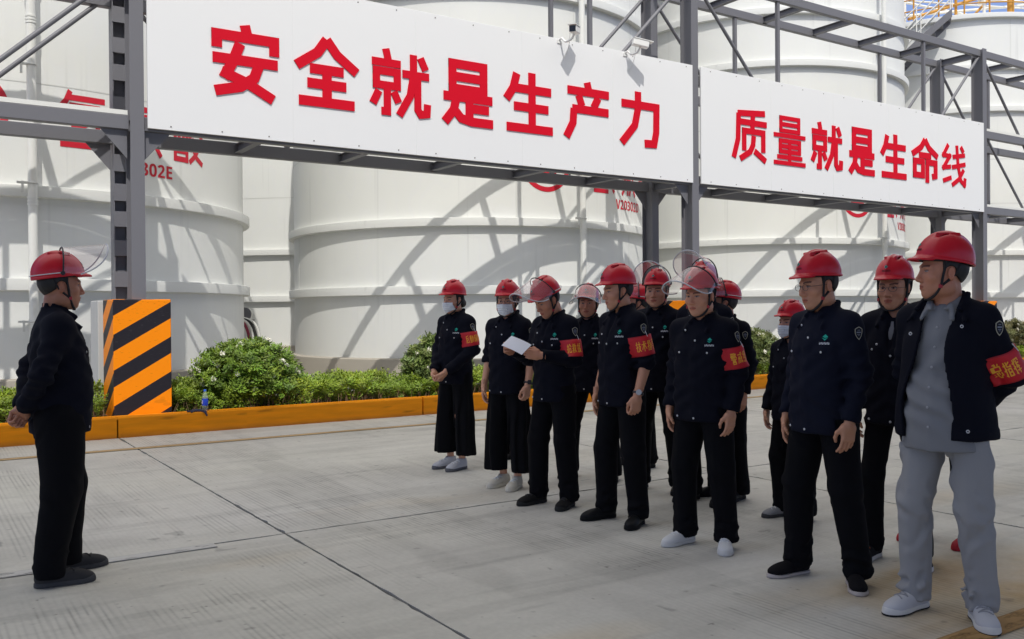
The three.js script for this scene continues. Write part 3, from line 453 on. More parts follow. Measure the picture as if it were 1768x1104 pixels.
// ---------------------------------------------------------------- distance fields for bodies, clothes, helmets
const cap = (a, b, ra, rb, fz = 1) => { // round cone from a to b; fz < 1 flattens it along z
  const R = Math.max(ra, rb), dx = b[0] - a[0], dy = b[1] - a[1], dz = (b[2] - a[2]) / fz, L2 = dx * dx + dy * dy + dz * dz || 1e-9;
  return { lo: a.map((v, i) => Math.min(v, b[i]) - R), hi: a.map((v, i) => Math.max(v, b[i]) + R), d(x, y, z) { const px = x - a[0], py = y - a[1], pz = (z - a[2]) / fz; const t = clamp((px * dx + py * dy + pz * dz) / L2, 0, 1), X = px - dx * t, Y = py - dy * t, Z = pz - dz * t; return (Math.sqrt(X * X + Y * Y + Z * Z) - (ra + (rb - ra) * t)) * (fz < 1 ? 0.5 + 0.5 * fz : 1); } };
};
const ell = (c, r, e) => {
  const m = e ? new THREE.Matrix3().setFromMatrix4(new THREE.Matrix4().makeRotationFromEuler(new THREE.Euler(...e))).transpose().elements : null, R = Math.max(...r), B = e ? [R, R, R] : r;
  return { lo: c.map((v, i) => v - B[i]), hi: c.map((v, i) => v + B[i]), d(x, y, z) { let X = x - c[0], Y = y - c[1], Z = z - c[2]; if (m) [X, Y, Z] = [m[0] * X + m[3] * Y + m[6] * Z, m[1] * X + m[4] * Y + m[7] * Z, m[2] * X + m[5] * Y + m[8] * Z]; const a = X / r[0], b = Y / r[1], g = Z / r[2], k0 = Math.sqrt(a * a + b * b + g * g), k1 = Math.sqrt((a / r[0]) ** 2 + (b / r[1]) ** 2 + (g / r[2]) ** 2); return k1 < 1e-9 ? -Math.min(...r) : k0 * (k0 - 1) / k1; } };
};
const box = (c, h, rd = 0.005, e) => {
  const m = e ? new THREE.Matrix3().setFromMatrix4(new THREE.Matrix4().makeRotationFromEuler(new THREE.Euler(...e))).transpose().elements : null, R = Math.hypot(...h), B = e ? [R, R, R] : h;
  return { lo: c.map((v, i) => v - B[i]), hi: c.map((v, i) => v + B[i]), d(x, y, z) { let X = x - c[0], Y = y - c[1], Z = z - c[2]; if (m) [X, Y, Z] = [m[0] * X + m[3] * Y + m[6] * Z, m[1] * X + m[4] * Y + m[7] * Z, m[2] * X + m[5] * Y + m[8] * Z]; const a = Math.abs(X) - h[0] + rd, b = Math.abs(Y) - h[1] + rd, g = Math.abs(Z) - h[2] + rd; return Math.hypot(Math.max(a, 0), Math.max(b, 0), Math.max(g, 0)) + Math.min(Math.max(a, b, g), 0) - rd; } };
};
const loft = (rings, pw = 2.3, rd = 0.008) => { // rings [y, cx, cz, rx, rz] from low to high
  const y0 = rings[0][0], y1 = rings[rings.length - 1][0], o = [0, 0, 0, 0];
  const at = (y) => { let i = 0; while (i < rings.length - 2 && y > rings[i + 1][0]) i++; const a = rings[Math.max(i - 1, 0)], b = rings[i], c = rings[i + 1], e = rings[Math.min(i + 2, rings.length - 1)], t = clamp((y - b[0]) / (c[0] - b[0]), 0, 1), t2 = t * t, t3 = t2 * t; for (let k = 1; k < 5; k++) { const m0 = (c[k] - a[k]) / (c[0] - a[0]) * (c[0] - b[0]), m1 = (e[k] - b[k]) / (e[0] - b[0]) * (c[0] - b[0]); o[k - 1] = (2 * t3 - 3 * t2 + 1) * b[k] + (t3 - 2 * t2 + t) * m0 + (-2 * t3 + 3 * t2) * c[k] + (t3 - t2) * m1; } return o; };
  const ex = Math.max(...rings.map((r) => Math.abs(r[1]) + r[3])), ez = Math.max(...rings.map((r) => Math.abs(r[2]) + r[4]));
  return { lo: [-ex, y0, -ez], hi: [ex, y1, ez], d(x, y, z) { const q = at(clamp(y, y0, y1)), k = Math.pow(Math.pow(Math.abs((x - q[0]) / q[2]), pw) + Math.pow(Math.abs((z - q[1]) / q[3]), pw), 1 / pw), s = (k - 1) * Math.min(q[2], q[3]), v = Math.max(y - y1, y0 - y), a = s + rd, b = v + rd; return Math.hypot(Math.max(a, 0), Math.max(b, 0)) + Math.min(Math.max(a, b), 0) - rd; } };
};
class Field {
  constructor(lo, hi, h) { this.lo = lo; this.h = h; this.n = lo.map((v, i) => Math.ceil((hi[i] - v) / h) + 1); this.f = new Float32Array(this.n[0] * this.n[1] * this.n[2]).fill(1); }
  each(lo, hi, fn) { const { h, n } = this, a = this.lo, s = lo.map((v, i) => Math.max(0, Math.floor((v - a[i]) / h))), e = hi.map((v, i) => Math.min(n[i] - 1, Math.ceil((v - a[i]) / h))); for (let k = s[2]; k <= e[2]; k++) for (let j = s[1]; j <= e[1]; j++) { let i0 = (k * n[1] + j) * n[0]; for (let i = s[0]; i <= e[0]; i++) fn(i0 + i, a[0] + i * h, a[1] + j * h, a[2] + k * h); } }
  add(p, k = 0.02) { const m = k + 3 * this.h, f = this.f; this.each(p.lo.map((v) => v - m), p.hi.map((v) => v + m), (i, x, y, z) => { const d = p.d(x, y, z), g = f[i], q = Math.max(k - Math.abs(g - d), 0) / k; f[i] = Math.min(g, d) - q * q * k * 0.25; }); return this; }
  cut(p, k = 0.008) { const m = k + 3 * this.h, f = this.f; this.each(p.lo.map((v) => v - m), p.hi.map((v) => v + m), (i, x, y, z) => { const d = -p.d(x, y, z), g = f[i], q = Math.max(k - Math.abs(g - d), 0) / k; f[i] = Math.max(g, d) + q * q * k * 0.25; }); return this; }
  map(fn, band = 0.06) { const f = this.f; this.each(this.lo, this.lo.map((v, i) => v + this.n[i] * this.h), (i, x, y, z) => { if (f[i] < band) f[i] = fn(f[i], x, y, z); }); return this; }
  // wrinkles near the surface, then a clip for all
  mapw(wr, clip, band = 0.03) { const f = this.f; this.each(this.lo, this.lo.map((v, i) => v + this.n[i] * this.h), (i, x, y, z) => { const d = f[i]; if (d > band) return; f[i] = clip(d > -band ? wr(d, x, y, z) : d, x, y, z); }); return this; }
  at(x, y, z) { const { n, h, f } = this, X = clamp((x - this.lo[0]) / h, 0, n[0] - 1.001), Y = clamp((y - this.lo[1]) / h, 0, n[1] - 1.001), Z = clamp((z - this.lo[2]) / h, 0, n[2] - 1.001), i = X | 0, j = Y | 0, k = Z | 0, u = X - i, v = Y - j, w = Z - k, a = (k * n[1] + j) * n[0] + i, s = n[0], t = n[0] * n[1]; return ((f[a] * (1 - u) + f[a + 1] * u) * (1 - v) + (f[a + s] * (1 - u) + f[a + s + 1] * u) * v) * (1 - w) + ((f[a + t] * (1 - u) + f[a + t + 1] * u) * (1 - v) + (f[a + t + s] * (1 - u) + f[a + t + s + 1] * u) * v) * w; }
  march(o, d, far = 0.5) { const st = this.h * 0.4; for (let t = 0; t < far; t += st) if (this.at(o[0] + d[0] * t, o[1] + d[1] * t, o[2] + d[2] * t) < 0) { let a = t - st, b = t; for (let q = 0; q < 8; q++) { const m = (a + b) / 2; if (this.at(o[0] + d[0] * m, o[1] + d[1] * m, o[2] + d[2] * m) < 0) b = m; else a = m; } return b; } return null; }
  mesh() { // surface nets
    const { n, h, f, lo } = this, [nx, ny, nz] = n, id = new Int32Array(nx * ny * nz).fill(-1), pos = [], idx = [], C = [0, 1, nx, nx + 1, nx * ny, nx * ny + 1, nx * ny + nx, nx * ny + nx + 1];
    const E = [[0, 1], [2, 3], [4, 5], [6, 7], [0, 2], [1, 3], [4, 6], [5, 7], [0, 4], [1, 5], [2, 6], [3, 7]];
    for (let k = 0; k < nz - 1; k++) for (let j = 0; j < ny - 1; j++) for (let i = 0; i < nx - 1; i++) {
      const b = (k * ny + j) * nx + i; let mask = 0; for (let c = 0; c < 8; c++) if (f[b + C[c]] < 0) mask |= 1 << c; if (mask === 0 || mask === 255) continue;
      let x = 0, y = 0, z = 0, m = 0;
      for (const [p, q] of E) { if (((mask >> p) & 1) === ((mask >> q) & 1)) continue; const a = f[b + C[p]], e = f[b + C[q]], t = a / (a - e); x += (p & 1) + t * ((q & 1) - (p & 1)); y += ((p >> 1) & 1) + t * (((q >> 1) & 1) - ((p >> 1) & 1)); z += (p >> 2) + t * ((q >> 2) - (p >> 2)); m++; }
      id[b] = pos.length / 3; pos.push(lo[0] + (i + x / m) * h, lo[1] + (j + y / m) * h, lo[2] + (k + z / m) * h);
    }
    const st = [1, nx, nx * ny];
    for (let k = 1; k < nz - 1; k++) for (let j = 1; j < ny - 1; j++) for (let i = 1; i < nx - 1; i++) {
      const b = (k * ny + j) * nx + i, s = f[b] < 0;
      for (let a = 0; a < 3; a++) { if (s === f[b + st[a]] < 0) continue; const u = st[(a + 1) % 3], v = st[(a + 2) % 3], q = [id[b - u - v], id[b - v], id[b], id[b - u]]; if (q.some((w) => w < 0)) continue; if (s) idx.push(q[0], q[1], q[2], q[0], q[2], q[3]); else idx.push(q[0], q[2], q[1], q[0], q[3], q[2]); }
    }
    const nor = new Float32Array(pos.length), e = h * 0.9;
    for (let i = 0; i < pos.length; i += 3) { const [x, y, z] = [pos[i], pos[i + 1], pos[i + 2]]; let a = this.at(x + e, y, z) - this.at(x - e, y, z), b = this.at(x, y + e, z) - this.at(x, y - e, z), c = this.at(x, y, z + e) - this.at(x, y, z - e); const L = Math.hypot(a, b, c) || 1; nor[i] = a / L; nor[i + 1] = b / L; nor[i + 2] = c / L; }
    return { pos: new Float32Array(pos), nor, idx };
  }
}
// joins surface meshes ({pos, nor, idx, matrix, flip, color(x,y,z)}) into one geometry
function geoOf(list) {
  const g = new THREE.BufferGeometry(), P = [], Nn = [], I = [], K = [], v = new THREE.Vector3(), nm = new THREE.Matrix3(); let any = false;
  for (const m of list) {
    const b = P.length / 3; if (m.matrix) nm.getNormalMatrix(m.matrix);
    for (let i = 0; i < m.pos.length; i += 3) { const x = m.pos[i], y = m.pos[i + 1], z = m.pos[i + 2]; v.set(x, y, z); if (m.matrix) v.applyMatrix4(m.matrix); P.push(v.x, v.y, v.z); v.set(m.nor[i], m.nor[i + 1], m.nor[i + 2]); if (m.matrix) v.applyMatrix3(nm).normalize(); Nn.push(v.x, v.y, v.z); if (m.color) { any = true; K.push(...m.color(x, y, z)); } }
    for (let i = 0; i < m.idx.length; i += 3) m.flip ? I.push(b + m.idx[i], b + m.idx[i + 2], b + m.idx[i + 1]) : I.push(b + m.idx[i], b + m.idx[i + 1], b + m.idx[i + 2]);
  }
  g.setAttribute('position', new THREE.Float32BufferAttribute(P, 3)); g.setAttribute('normal', new THREE.Float32BufferAttribute(Nn, 3)); if (any) g.setAttribute('color', new THREE.Float32BufferAttribute(K, 3)); g.setIndex(I); return g;
}

// ---------------------------------------------------------------- heads, hands, shoes, helmet: a few templates shared by all
function headField({ w = 1, jaw = 1, nose = 1, cheek = 1, brow = 1, smile = 0 }) {
  const F = new Field([-0.105, -0.2, -0.13], [0.105, 0.14, 0.15], 0.0032), S = [-1, 1];
  F.add(ell([0, 0.03, -0.012], [0.077 * w, 0.091, 0.097])).add(ell([0, -0.025, 0.022], [0.066 * w, 0.088, 0.070]), 0.03);
  F.add(ell([0, -0.07, 0.022], [0.054 * w * jaw, 0.044, 0.056]), 0.03).add(ell([0, -0.098, 0.062], [0.026 * jaw, 0.019, 0.021]), 0.028);
  F.add(cap([0, -0.07, -0.03], [0, -0.2, -0.042], 0.052 * w, 0.056 * w), 0.02);
  for (const s of S) {
    F.add(ell([s * 0.047 * w, -0.022, 0.056], [0.024 * cheek, 0.022, 0.022]), 0.022).add(ell([s * 0.052 * jaw * w, -0.064, 0.0], [0.017, 0.03, 0.035]), 0.03);
    F.add(cap([s * 0.012, 0.030, 0.089 * brow], [s * 0.05, 0.027, 0.066], 0.0085, 0.008), 0.016);
    F.cut(ell([s * 0.033, 0.010, 0.1], [0.020, 0.0115, 0.019]), 0.014);
  }
  F.add(cap([0, 0.022, 0.087], [0, -0.026, 0.107 * nose], 0.0065, 0.0105), 0.014).add(ell([0, -0.030, 0.106 * nose], [0.0125, 0.0105, 0.0125]), 0.008);
  for (const s of S) F.add(ell([s * 0.0135, -0.034, 0.096], [0.0092, 0.0085, 0.0115]), 0.007).cut(ell([s * 0.0075, -0.043, 0.102], [0.004, 0.003, 0.005]), 0.003);
  for (const s of S) F.add(ell([s * 0.032, 0.009, 0.0735], [0.0135, 0.0125, 0.0125]), 0.003);   // lids over the eyeball
  for (const s of S) F.cut(ell([s * 0.032, 0.0085, 0.0895], [0.012, 0.0026, 0.006]), 0.002);
  F.add(ell([0, -0.062, 0.081], [0.026, 0.012, 0.011]), 0.016);
  F.add(cap([-0.020, -0.0595 + smile * 0.004, 0.0865], [0, -0.0575, 0.0925], 0.004, 0.0048), 0.007).add(cap([0.020, -0.0595 + smile * 0.004, 0.0865], [0, -0.0575, 0.0925], 0.004, 0.0048), 0.007);
  F.add(cap([-0.016, -0.0705, 0.0865], [0.016, -0.0705, 0.0865], 0.0058, 0.0058), 0.007).add(ell([0, -0.071, 0.0880], [0.012, 0.0055, 0.005]), 0.005);
  F.cut(cap([-0.024, -0.064 + smile * 0.005, 0.088], [0, -0.0648, 0.102], 0.0014, 0.002), 0.003).cut(cap([0.024, -0.064 + smile * 0.005, 0.088], [0, -0.0648, 0.102], 0.0014, 0.002), 0.003);
  for (const s of S) F.add(ell([s * 0.079 * w, -0.003, -0.012], [0.0105, 0.032, 0.019], [0, s * 0.35, 0]), 0.007).cut(ell([s * 0.088 * w, 0.0, -0.008], [0.006, 0.019, 0.010]), 0.006);
  return F;
}
const HEADS = [{}, { w: 1.07, jaw: 1.12, cheek: 1.1 }, { w: 0.95, jaw: 0.9, nose: 0.985 }, { w: 1.04, jaw: 1.05, nose: 1.02, cheek: 1.15, smile: 1 }].map((o) => { const F = headField(o); return { F, m: F.mesh(), w: o.w ?? 1, F_opts: o }; });
const skinColor = (tone, o = {}) => (x, y, z) => {
  let r = tone[0], g = tone[1], b = tone[2]; const ax = Math.abs(x), n = 1 + 0.10 * fbm(x * 40 + 3, y * 40, z * 40, 3); r *= n; g *= n; b *= n;
  const red = 0.18 * Math.exp(-((ax - 0.045) ** 2 + (y + 0.03) ** 2) / 0.0006) * (z > 0.03) + 0.2 * Math.exp(-(x * x + (y + 0.03) ** 2 + (z - 0.108) ** 2) / 0.0004) + 0.25 * (ax > 0.078 && y > -0.05 ? 1 : 0); g *= 1 - 0.5 * red; b *= 1 - 0.6 * red;
  if (z > 0.05) {
    const by = 0.0285 + 0.005 * Math.sin((ax - 0.012) / 0.042 * 2.4); if (ax > 0.012 && ax < 0.054 && Math.abs(y - by) < 0.0048 - 0.04 * Math.max(0, ax - 0.042)) { r *= 0.22; g *= 0.2; b *= 0.2; }
    const ex = (ax - 0.032) / 0.0135, ey = (y - 0.0085) / 0.0042; if (ex * ex + ey * ey < 1) { const q = ax - 0.0315; if (q * q + (y - 0.0085) ** 2 < 0.0000300) { r = 0.02; g = 0.013; b = 0.01; } else { r = 0.30; g = 0.26; b = 0.24; } }
    else if (ex * ex * 0.8 + ((y - 0.0125) / 0.0035) ** 2 < 1.05) { r *= 0.25; g *= 0.22; b *= 0.22; }
    const lx = x / 0.024, ly = (y + 0.0648) / 0.0115; if (lx * lx + ly * ly < 1 && z > 0.08) { const dark = Math.abs(y + 0.0647) < 0.0017 ? 0.35 : 1; r *= 0.82 * dark; g *= 0.5 * dark; b *= 0.5 * dark; }
  }
  if (o.stubble && y < -0.04 && y > -0.115 && z > 0.02 && z < 0.12) { r *= 0.86; g *= 0.88; b *= 0.92; }
  return [r, g, b];
};
function handMesh(curl, thumb) { // left hand: wrist at the origin, fingers along -y, thumb side +z, palm faces -x
  const F = new Field([-0.10, -0.215, -0.075], [0.04, 0.05, 0.10], 0.0034);
  F.add(box([0, -0.052, 0], [0.0135, 0.043, 0.038], 0.013)).add(cap([0, 0.05, 0], [0, -0.02, 0], 0.025, 0.025, 1.15), 0.02).add(ell([-0.008, -0.035, 0.024], [0.016, 0.03, 0.018]), 0.015);
  [[0.029, 0.074, 0.0085], [0.0095, 0.082, 0.0088], [-0.0105, 0.076, 0.0084], [-0.0285, 0.060, 0.0075]].forEach(([z, L, r], i) => {
    let p = [0, -0.088 + (i === 3 ? 0.006 : 0), z], a = 0; const c = curl * (1 + i * 0.07);
    [0.45, 0.31, 0.24].forEach((q, j) => { a += c * [0.55, 0.95, 0.6][j]; const e = [p[0] - Math.sin(a) * L * q, p[1] - Math.cos(a) * L * q, p[2] + z * 0.06]; F.add(cap(p, e, r * (1.05 - j * 0.1), r * (0.95 - j * 0.1)), 0.004); p = e; });
  });
  const t0 = [-0.004, -0.022, 0.03], t1 = [-0.018, -0.052, 0.056 - thumb * 0.008], t2 = [-0.03 - thumb * 0.012, -0.08, 0.058 - thumb * 0.022], t3 = [-0.036 - thumb * 0.016, -0.1, 0.05 - thumb * 0.03];
  F.add(cap(t0, t1, 0.0145, 0.0115), 0.012).add(cap(t1, t2, 0.0108, 0.0095), 0.005).add(cap(t2, t3, 0.0095, 0.0075), 0.004);
  return F.mesh();
}
const HANDS = { relaxed: handMesh(0.42, 0.25), fist: handMesh(1.25, 1), hold: handMesh(0.85, 1.2) };
const SHOE = {}; {
  const F = new Field([-0.075, -0.012, -0.12], [0.075, 0.16, 0.225], 0.005), T = (x, z) => 1;
  F.add(ell([0, 0.045, -0.045], [0.036, 0.05, 0.044])).add(ell([0.002, 0.036, 0.05], [0.041, 0.042, 0.1]), 0.03).add(ell([0.004, 0.03, 0.13], [0.044, 0.029, 0.062]), 0.03).add(cap([0, 0.05, -0.035], [0, 0.1, -0.032], 0.036, 0.036, 1.2), 0.03).add(cap([0, 0.062, 0.02], [0, 0.098, -0.012], 0.028, 0.028), 0.02);
  const G = new Field(F.lo, F.lo.map((v, i) => v + F.n[i] * F.h), 0.005);
  G.add(ell([0, 0.01, -0.045], [0.04, 0.06, 0.049])).add(ell([0.002, 0.01, 0.05], [0.042, 0.06, 0.11]), 0.03).add(ell([0.004, 0.01, 0.125], [0.048, 0.06, 0.074]), 0.03);
  G.map((d, x, y, z) => Math.max(d, y - 0.026 - 0.012 * sstep(z, 0.14, 0.2), -y + 0.0), 1);
  F.map((d, x, y, z) => Math.max(d, 0.018 - y, y - 0.1), 1);
  SHOE.upper = geoOf([F.mesh()]); SHOE.sole = geoOf([G.mesh()]); SHOE.outsole = SHOE.sole.clone().scale(1.012, 0.34, 1.008);
  const lc = []; for (let i = 0; i < 4; i++) { const z = 0.045 + i * 0.02, y = F.march([0, 0.15, z], [0, -1, 0]), a = []; for (let k = -3; k <= 3; k++) { const x = k * 0.009, t = F.march([x, 0.15, z + (i % 2 ? 0.4 : -0.4) * x], [0, -1, 0]) ?? y; a.push([x, 0.152 - t, z + (i % 2 ? 0.4 : -0.4) * x]); } lc.push(tubeGeo(a, 0.0032, 10, 5)); }
  const gg = F; SHOE.laces = merge(lc);
}
const HEL = {}; {
  const F = new Field([-0.15, 0.0, -0.185], [0.15, 0.225, 0.225], 0.0042), c = [0, 0.045, -0.01];
  F.add(ell(c, [0.113, 0.138, 0.142]));
  for (const s of [-1, 1]) F.add(cap([s * 0.034, 0.172, 0.05], [s * 0.03, 0.176, -0.06], 0.0075, 0.0065), 0.016);
  F.add(ell(c, [0.024, 0.147, 0.149]), 0.02);
  F.cut(cap([-0.05, 0.155, 0.075], [-0.042, 0.172, 0.0], 0.006, 0.005), 0.01).cut(cap([0.05, 0.155, 0.075], [0.042, 0.172, 0.0], 0.006, 0.005), 0.01);
  F.map((d, x, y, z) => Math.max(d, 0.030 + 0.11 * z - y), 1);
  const rim = (x, y, z) => 0.034 + 0.11 * z;
  const lip = { lo: [-0.14, 0, -0.18], hi: [0.14, 0.09, 0.16], d(x, y, z) { const k = Math.sqrt((x / 0.1175) ** 2 + ((z + 0.01) / 0.147) ** 2); return Math.max((k - 1) * 0.12, Math.abs(y - rim(x, y, z)) - 0.005); } };
  F.add(lip, 0.008);
  const peak = { lo: [-0.1, 0, 0.06], hi: [0.1, 0.09, 0.22], d(x, y, z) { const k = Math.sqrt((x / 0.086) ** 2 + ((z - 0.098) / 0.082) ** 2), yy = 0.049 - 0.05 * (z - 0.1) - 2.2 * x * x - 1.6 * Math.max(0, z - 0.13) ** 2 * 3; return Math.max((k - 1) * 0.085, Math.abs(y - yy) - 0.0055); } };
  F.add(peak, 0.014);
  F.cut(ell([0, 0.03, -0.01], [0.107, 0.146, 0.135]), 0.004);
  HEL.F = F; HEL.shell = geoOf([F.mesh()]);
  // inner harness rim
  const hv = []; for (let i = 0; i <= 40; i++) { const a = i / 40 * 6.2832; hv.push([0.096 * Math.sin(a), 0.032 + 0.05 * Math.cos(a) * 0.1, -0.008 + 0.118 * Math.cos(a)]); } hv.pop();
  HEL.harness = tubeGeo(hv, 0.009, 60, 6, true);
  const st = []; for (const s of [-1, 1]) st.push(tubeGeo([[s * 0.098, 0.03, 0.02], [s * 0.089, -0.02, 0.026], [s * 0.079, -0.068, 0.03], [s * 0.055, -0.104, 0.042], [s * 0.02, -0.122, 0.055], [0, -0.1235, 0.058]], 0.0065, 24, 6), tubeGeo([[s * 0.095, 0.02, -0.05], [s * 0.092, -0.02, -0.028], [s * 0.079, -0.068, 0.028]], 0.006, 14, 6));
  HEL.strap = merge(st); { const P = HEL.strap.attributes.position; for (let i = 0; i < P.count; i++) { const y = P.getY(i), k = clamp((0.03 - y) / 0.15, 0, 1); P.setXYZ(i, P.getX(i) * (1 + 0.15 * k), y - 0.046 * k, P.getZ(i) * (1 + 0.14 * k) + 0.008 * k); } }
  HEL.buckle = boxAt(0.012, 0.02, 0.016, 0.088, -0.1, 0.04); HEL.buckle2 = boxAt(0.012, 0.02, 0.016, -0.088, -0.1, 0.04);
  const pg = new THREE.PlaneGeometry(0.062, 0.06, 10, 10), P = pg.attributes.position; for (let i = 0; i < P.count; i++) { const x = P.getX(i), y = P.getY(i) + 0.098, t = F.march([x, y, 0.24], [0, 0, -1], 0.3) ?? 0.12; P.setXYZ(i, x, y, 0.24 - t + 0.0022); } pg.computeVertexNormals(); HEL.emblem = pg;
  const vis = (() => { // curved clear shield, hinged at the helmet sides, its axis along +z
    const nu = 40, nv = 14, R0 = 0.132, p = [], uv = [], ix = [], Lf = (u) => 0.25 * (1 - 0.62 * Math.pow(Math.abs(u), 4)), edge = [];
    for (let j = 0; j <= nv; j++) for (let i = 0; i <= nu; i++) { const u = i / nu * 2 - 1, a = u * 1.62, l = Lf(u) * j / nv, r = R0 + 0.16 * l; p.push(r * Math.sin(a), r * Math.cos(a) * 1.16, l); uv.push(i / nu, j / nv); if (j === nv) edge.push(p.slice(-3)); if (i && j) { const b = j * (nu + 1) + i; ix.push(b - nu - 2, b - nu - 1, b, b - nu - 2, b, b - 1); } }
    const g = new THREE.BufferGeometry(); g.setAttribute('position', new THREE.Float32BufferAttribute(p, 3)); g.setAttribute('uv', new THREE.Float32BufferAttribute(uv, 2)); g.setIndex(ix); g.computeVertexNormals();
    const arch = []; for (let i = 0; i <= 24; i++) { const a = (i / 24 * 2 - 1) * 1.62; arch.push([R0 * Math.sin(a) * 1.005, R0 * Math.cos(a) * 1.16 * 1.005, 0]); }
    return { g, arch: merge([tubeGeo(arch, 0.005, 48, 6), new THREE.CylinderGeometry(0.013, 0.013, 0.014, 12).rotateZ(Math.PI / 2).translate(R0 - 0.004, -0.008, 0), new THREE.CylinderGeometry(0.013, 0.013, 0.014, 12).rotateZ(Math.PI / 2).translate(-R0 + 0.004, -0.008, 0)]), edge: tubeGeo(edge.filter((_, i) => i % 2 === 0), 0.0046, 80, 6) };
  })();
  Object.assign(HEL, { visor: vis.g, arch: vis.arch, edge: vis.edge });
  const band = []; for (let i = 0; i <= 24; i++) { const a = Math.PI / 2 + i / 24 * Math.PI; band.push([0.126 * Math.sin(a) , 0.052 + 0.1 * 0.152 * Math.cos(a), -0.01 + 0.155 * Math.cos(a)]); }
  HEL.band = tubeGeo(band.map(([x, y, z]) => [x, y, z]), 0.0035, 40, 6);
}
const clothBump = dataTex(64, 64, (u, v, x, y) => 0.5 + 0.25 * Math.sin((x + y) * 1.57) + 0.2 * (N(x * 0.7, y * 0.7, 1)));
const fabric = (r, g, b, sheen = 0.25) => new THREE.MeshPhysicalMaterial({ color: col(r, g, b), roughness: 0.85, specularIntensity: 0.22, sheen: sheen * 0.6, sheenRoughness: 0.5, sheenColor: col(0.035, 0.04, 0.07) });
const W = {
  skin: new THREE.MeshPhysicalMaterial({ color: 0xffffff, vertexColors: true, roughness: 0.52, sheen: 0.1, sheenColor: col(0.5, 0.3, 0.25) }),
  navy: fabric(0.0062, 0.0068, 0.0125), navy2: fabric(0.0085, 0.0100, 0.0200), black: fabric(0.0050, 0.0050, 0.0062, 0.1), grey: fabric(0.22, 0.223, 0.23, 0.1), trouserGrey: fabric(0.31, 0.306, 0.302, 0.1), tee: fabric(0.009, 0.009, 0.014), white: fabric(0.6, 0.6, 0.62, 0), greyTee: fabric(0.22, 0.22, 0.23, 0),
  hair: std([0.011, 0.009, 0.008], 0.6), red: new THREE.MeshPhysicalMaterial({ color: col(0.60, 0.007, 0.022), roughness: 0.4, specularIntensity: 0.6, clearcoat: 0.25, clearcoatRoughness: 0.2 }), strap: std([0.012, 0.011, 0.012], 0.75), buckle: std([0.42, 0.02, 0.03], 0.5),
  visor: new THREE.MeshPhysicalMaterial({ color: col(0.93, 0.91, 0.92), roughness: 0.06, transmission: 0.91, thickness: 0, ior: 1.5 }), visorEdge: std([0.62, 0.62, 0.63], 0.35), frame: std([0.02, 0.02, 0.022], 0.5),
  mask: std([0.82, 0.84, 0.85], 0.9), button: std([0.62, 0.62, 0.62], 0.35, 0.6), arm: null, laceW: std([0.75, 0.75, 0.73], 0.8), dial: std([0.55, 0.55, 0.54], 0.4, 0.2), glass: new THREE.MeshPhysicalMaterial({ color: col(0.97, 0.97, 0.97), transmission: 1, thickness: 0, roughness: 0.03 }), paper: std([0.82, 0.82, 0.84], 0.8),
};
W.red.bumpMap = spots(31, 0.5, 0.3); W.red.bumpScale = 0.0006;
const leather = (r, g, b, ro = 0.7) => new THREE.MeshPhysicalMaterial({ color: col(r, g, b), roughness: ro, specularIntensity: r < 0.05 ? 0.25 : 0.6 });
const SH = { whiteS: [leather(0.66, 0.655, 0.64), leather(0.62, 0.61, 0.58), W.laceW], silver: [leather(0.52, 0.52, 0.55), leather(0.12, 0.12, 0.13), W.laceW], cream: [leather(0.60, 0.56, 0.47), leather(0.64, 0.60, 0.50), W.laceW], black: [leather(0.012, 0.012, 0.013, 0.45), leather(0.01, 0.01, 0.01), null], grey: [leather(0.045, 0.044, 0.045, 0.8), leather(0.06, 0.06, 0.062), std([0.03, 0.03, 0.03], 0.8)], dark: [leather(0.018, 0.017, 0.016, 0.8), leather(0.03, 0.03, 0.028), std([0.02, 0.02, 0.02], 0.8)], cloth: [leather(0.010, 0.009, 0.010, 0.9), leather(0.45, 0.40, 0.37), null], skate: [leather(0.012, 0.012, 0.013, 0.85), leather(0.55, 0.53, 0.50), std([0.25, 0.06, 0.02], 0.8)], red: [leather(0.42, 0.02, 0.035), leather(0.4, 0.02, 0.03), W.laceW], run: [leather(0.50, 0.50, 0.52), leather(0.62, 0.61, 0.58), std([0.3, 0.3, 0.31], 0.8)], greyRun: [leather(0.30, 0.30, 0.30), leather(0.06, 0.06, 0.06), W.laceW] };
const alphaPatch = (draw, w, h) => { const t = canvasTex(w, h, draw); return t; };
const logoCv = canvasTex(128, 128, (c) => { c.clearRect(0, 0, 128, 128); c.fillStyle = '#1fae96'; c.beginPath(); c.moveTo(64, 4); c.lineTo(98, 34); c.lineTo(64, 44); c.lineTo(38, 30); c.fill(); c.beginPath(); c.moveTo(30, 40); c.lineTo(62, 52); c.lineTo(96, 42); c.lineTo(64, 72); c.fill(); c.fillStyle = '#e6e8ea'; for (let i = 0; i < 7; i++) { const x = 6 + i * 17; c.fillRect(x, 90, 4, 24); c.fillRect(x, i % 2 ? 90 : 110, 12, 5); c.fillRect(x + 8, 94, 4, 20); c.fillRect(x, 100, 11, 4); } });
const helCv = canvasTex(128, 128, (c) => { c.clearRect(0, 0, 128, 128); c.fillStyle = '#3c8f86'; c.beginPath(); c.moveTo(64, 6); c.lineTo(90, 32); c.lineTo(64, 60); c.lineTo(38, 32); c.fill(); c.fillStyle = '#571018'; c.fillRect(58, 22, 12, 20); c.fillStyle = '#3a0a10'; for (let i = 0; i < 6; i++) { const x = 10 + i * 19; c.fillRect(x, 76, 4, 24); c.fillRect(x, 76, 14, 4); c.fillRect(x + 10, 80, 4, 20); c.fillRect(x, 88, 13, 3); } });
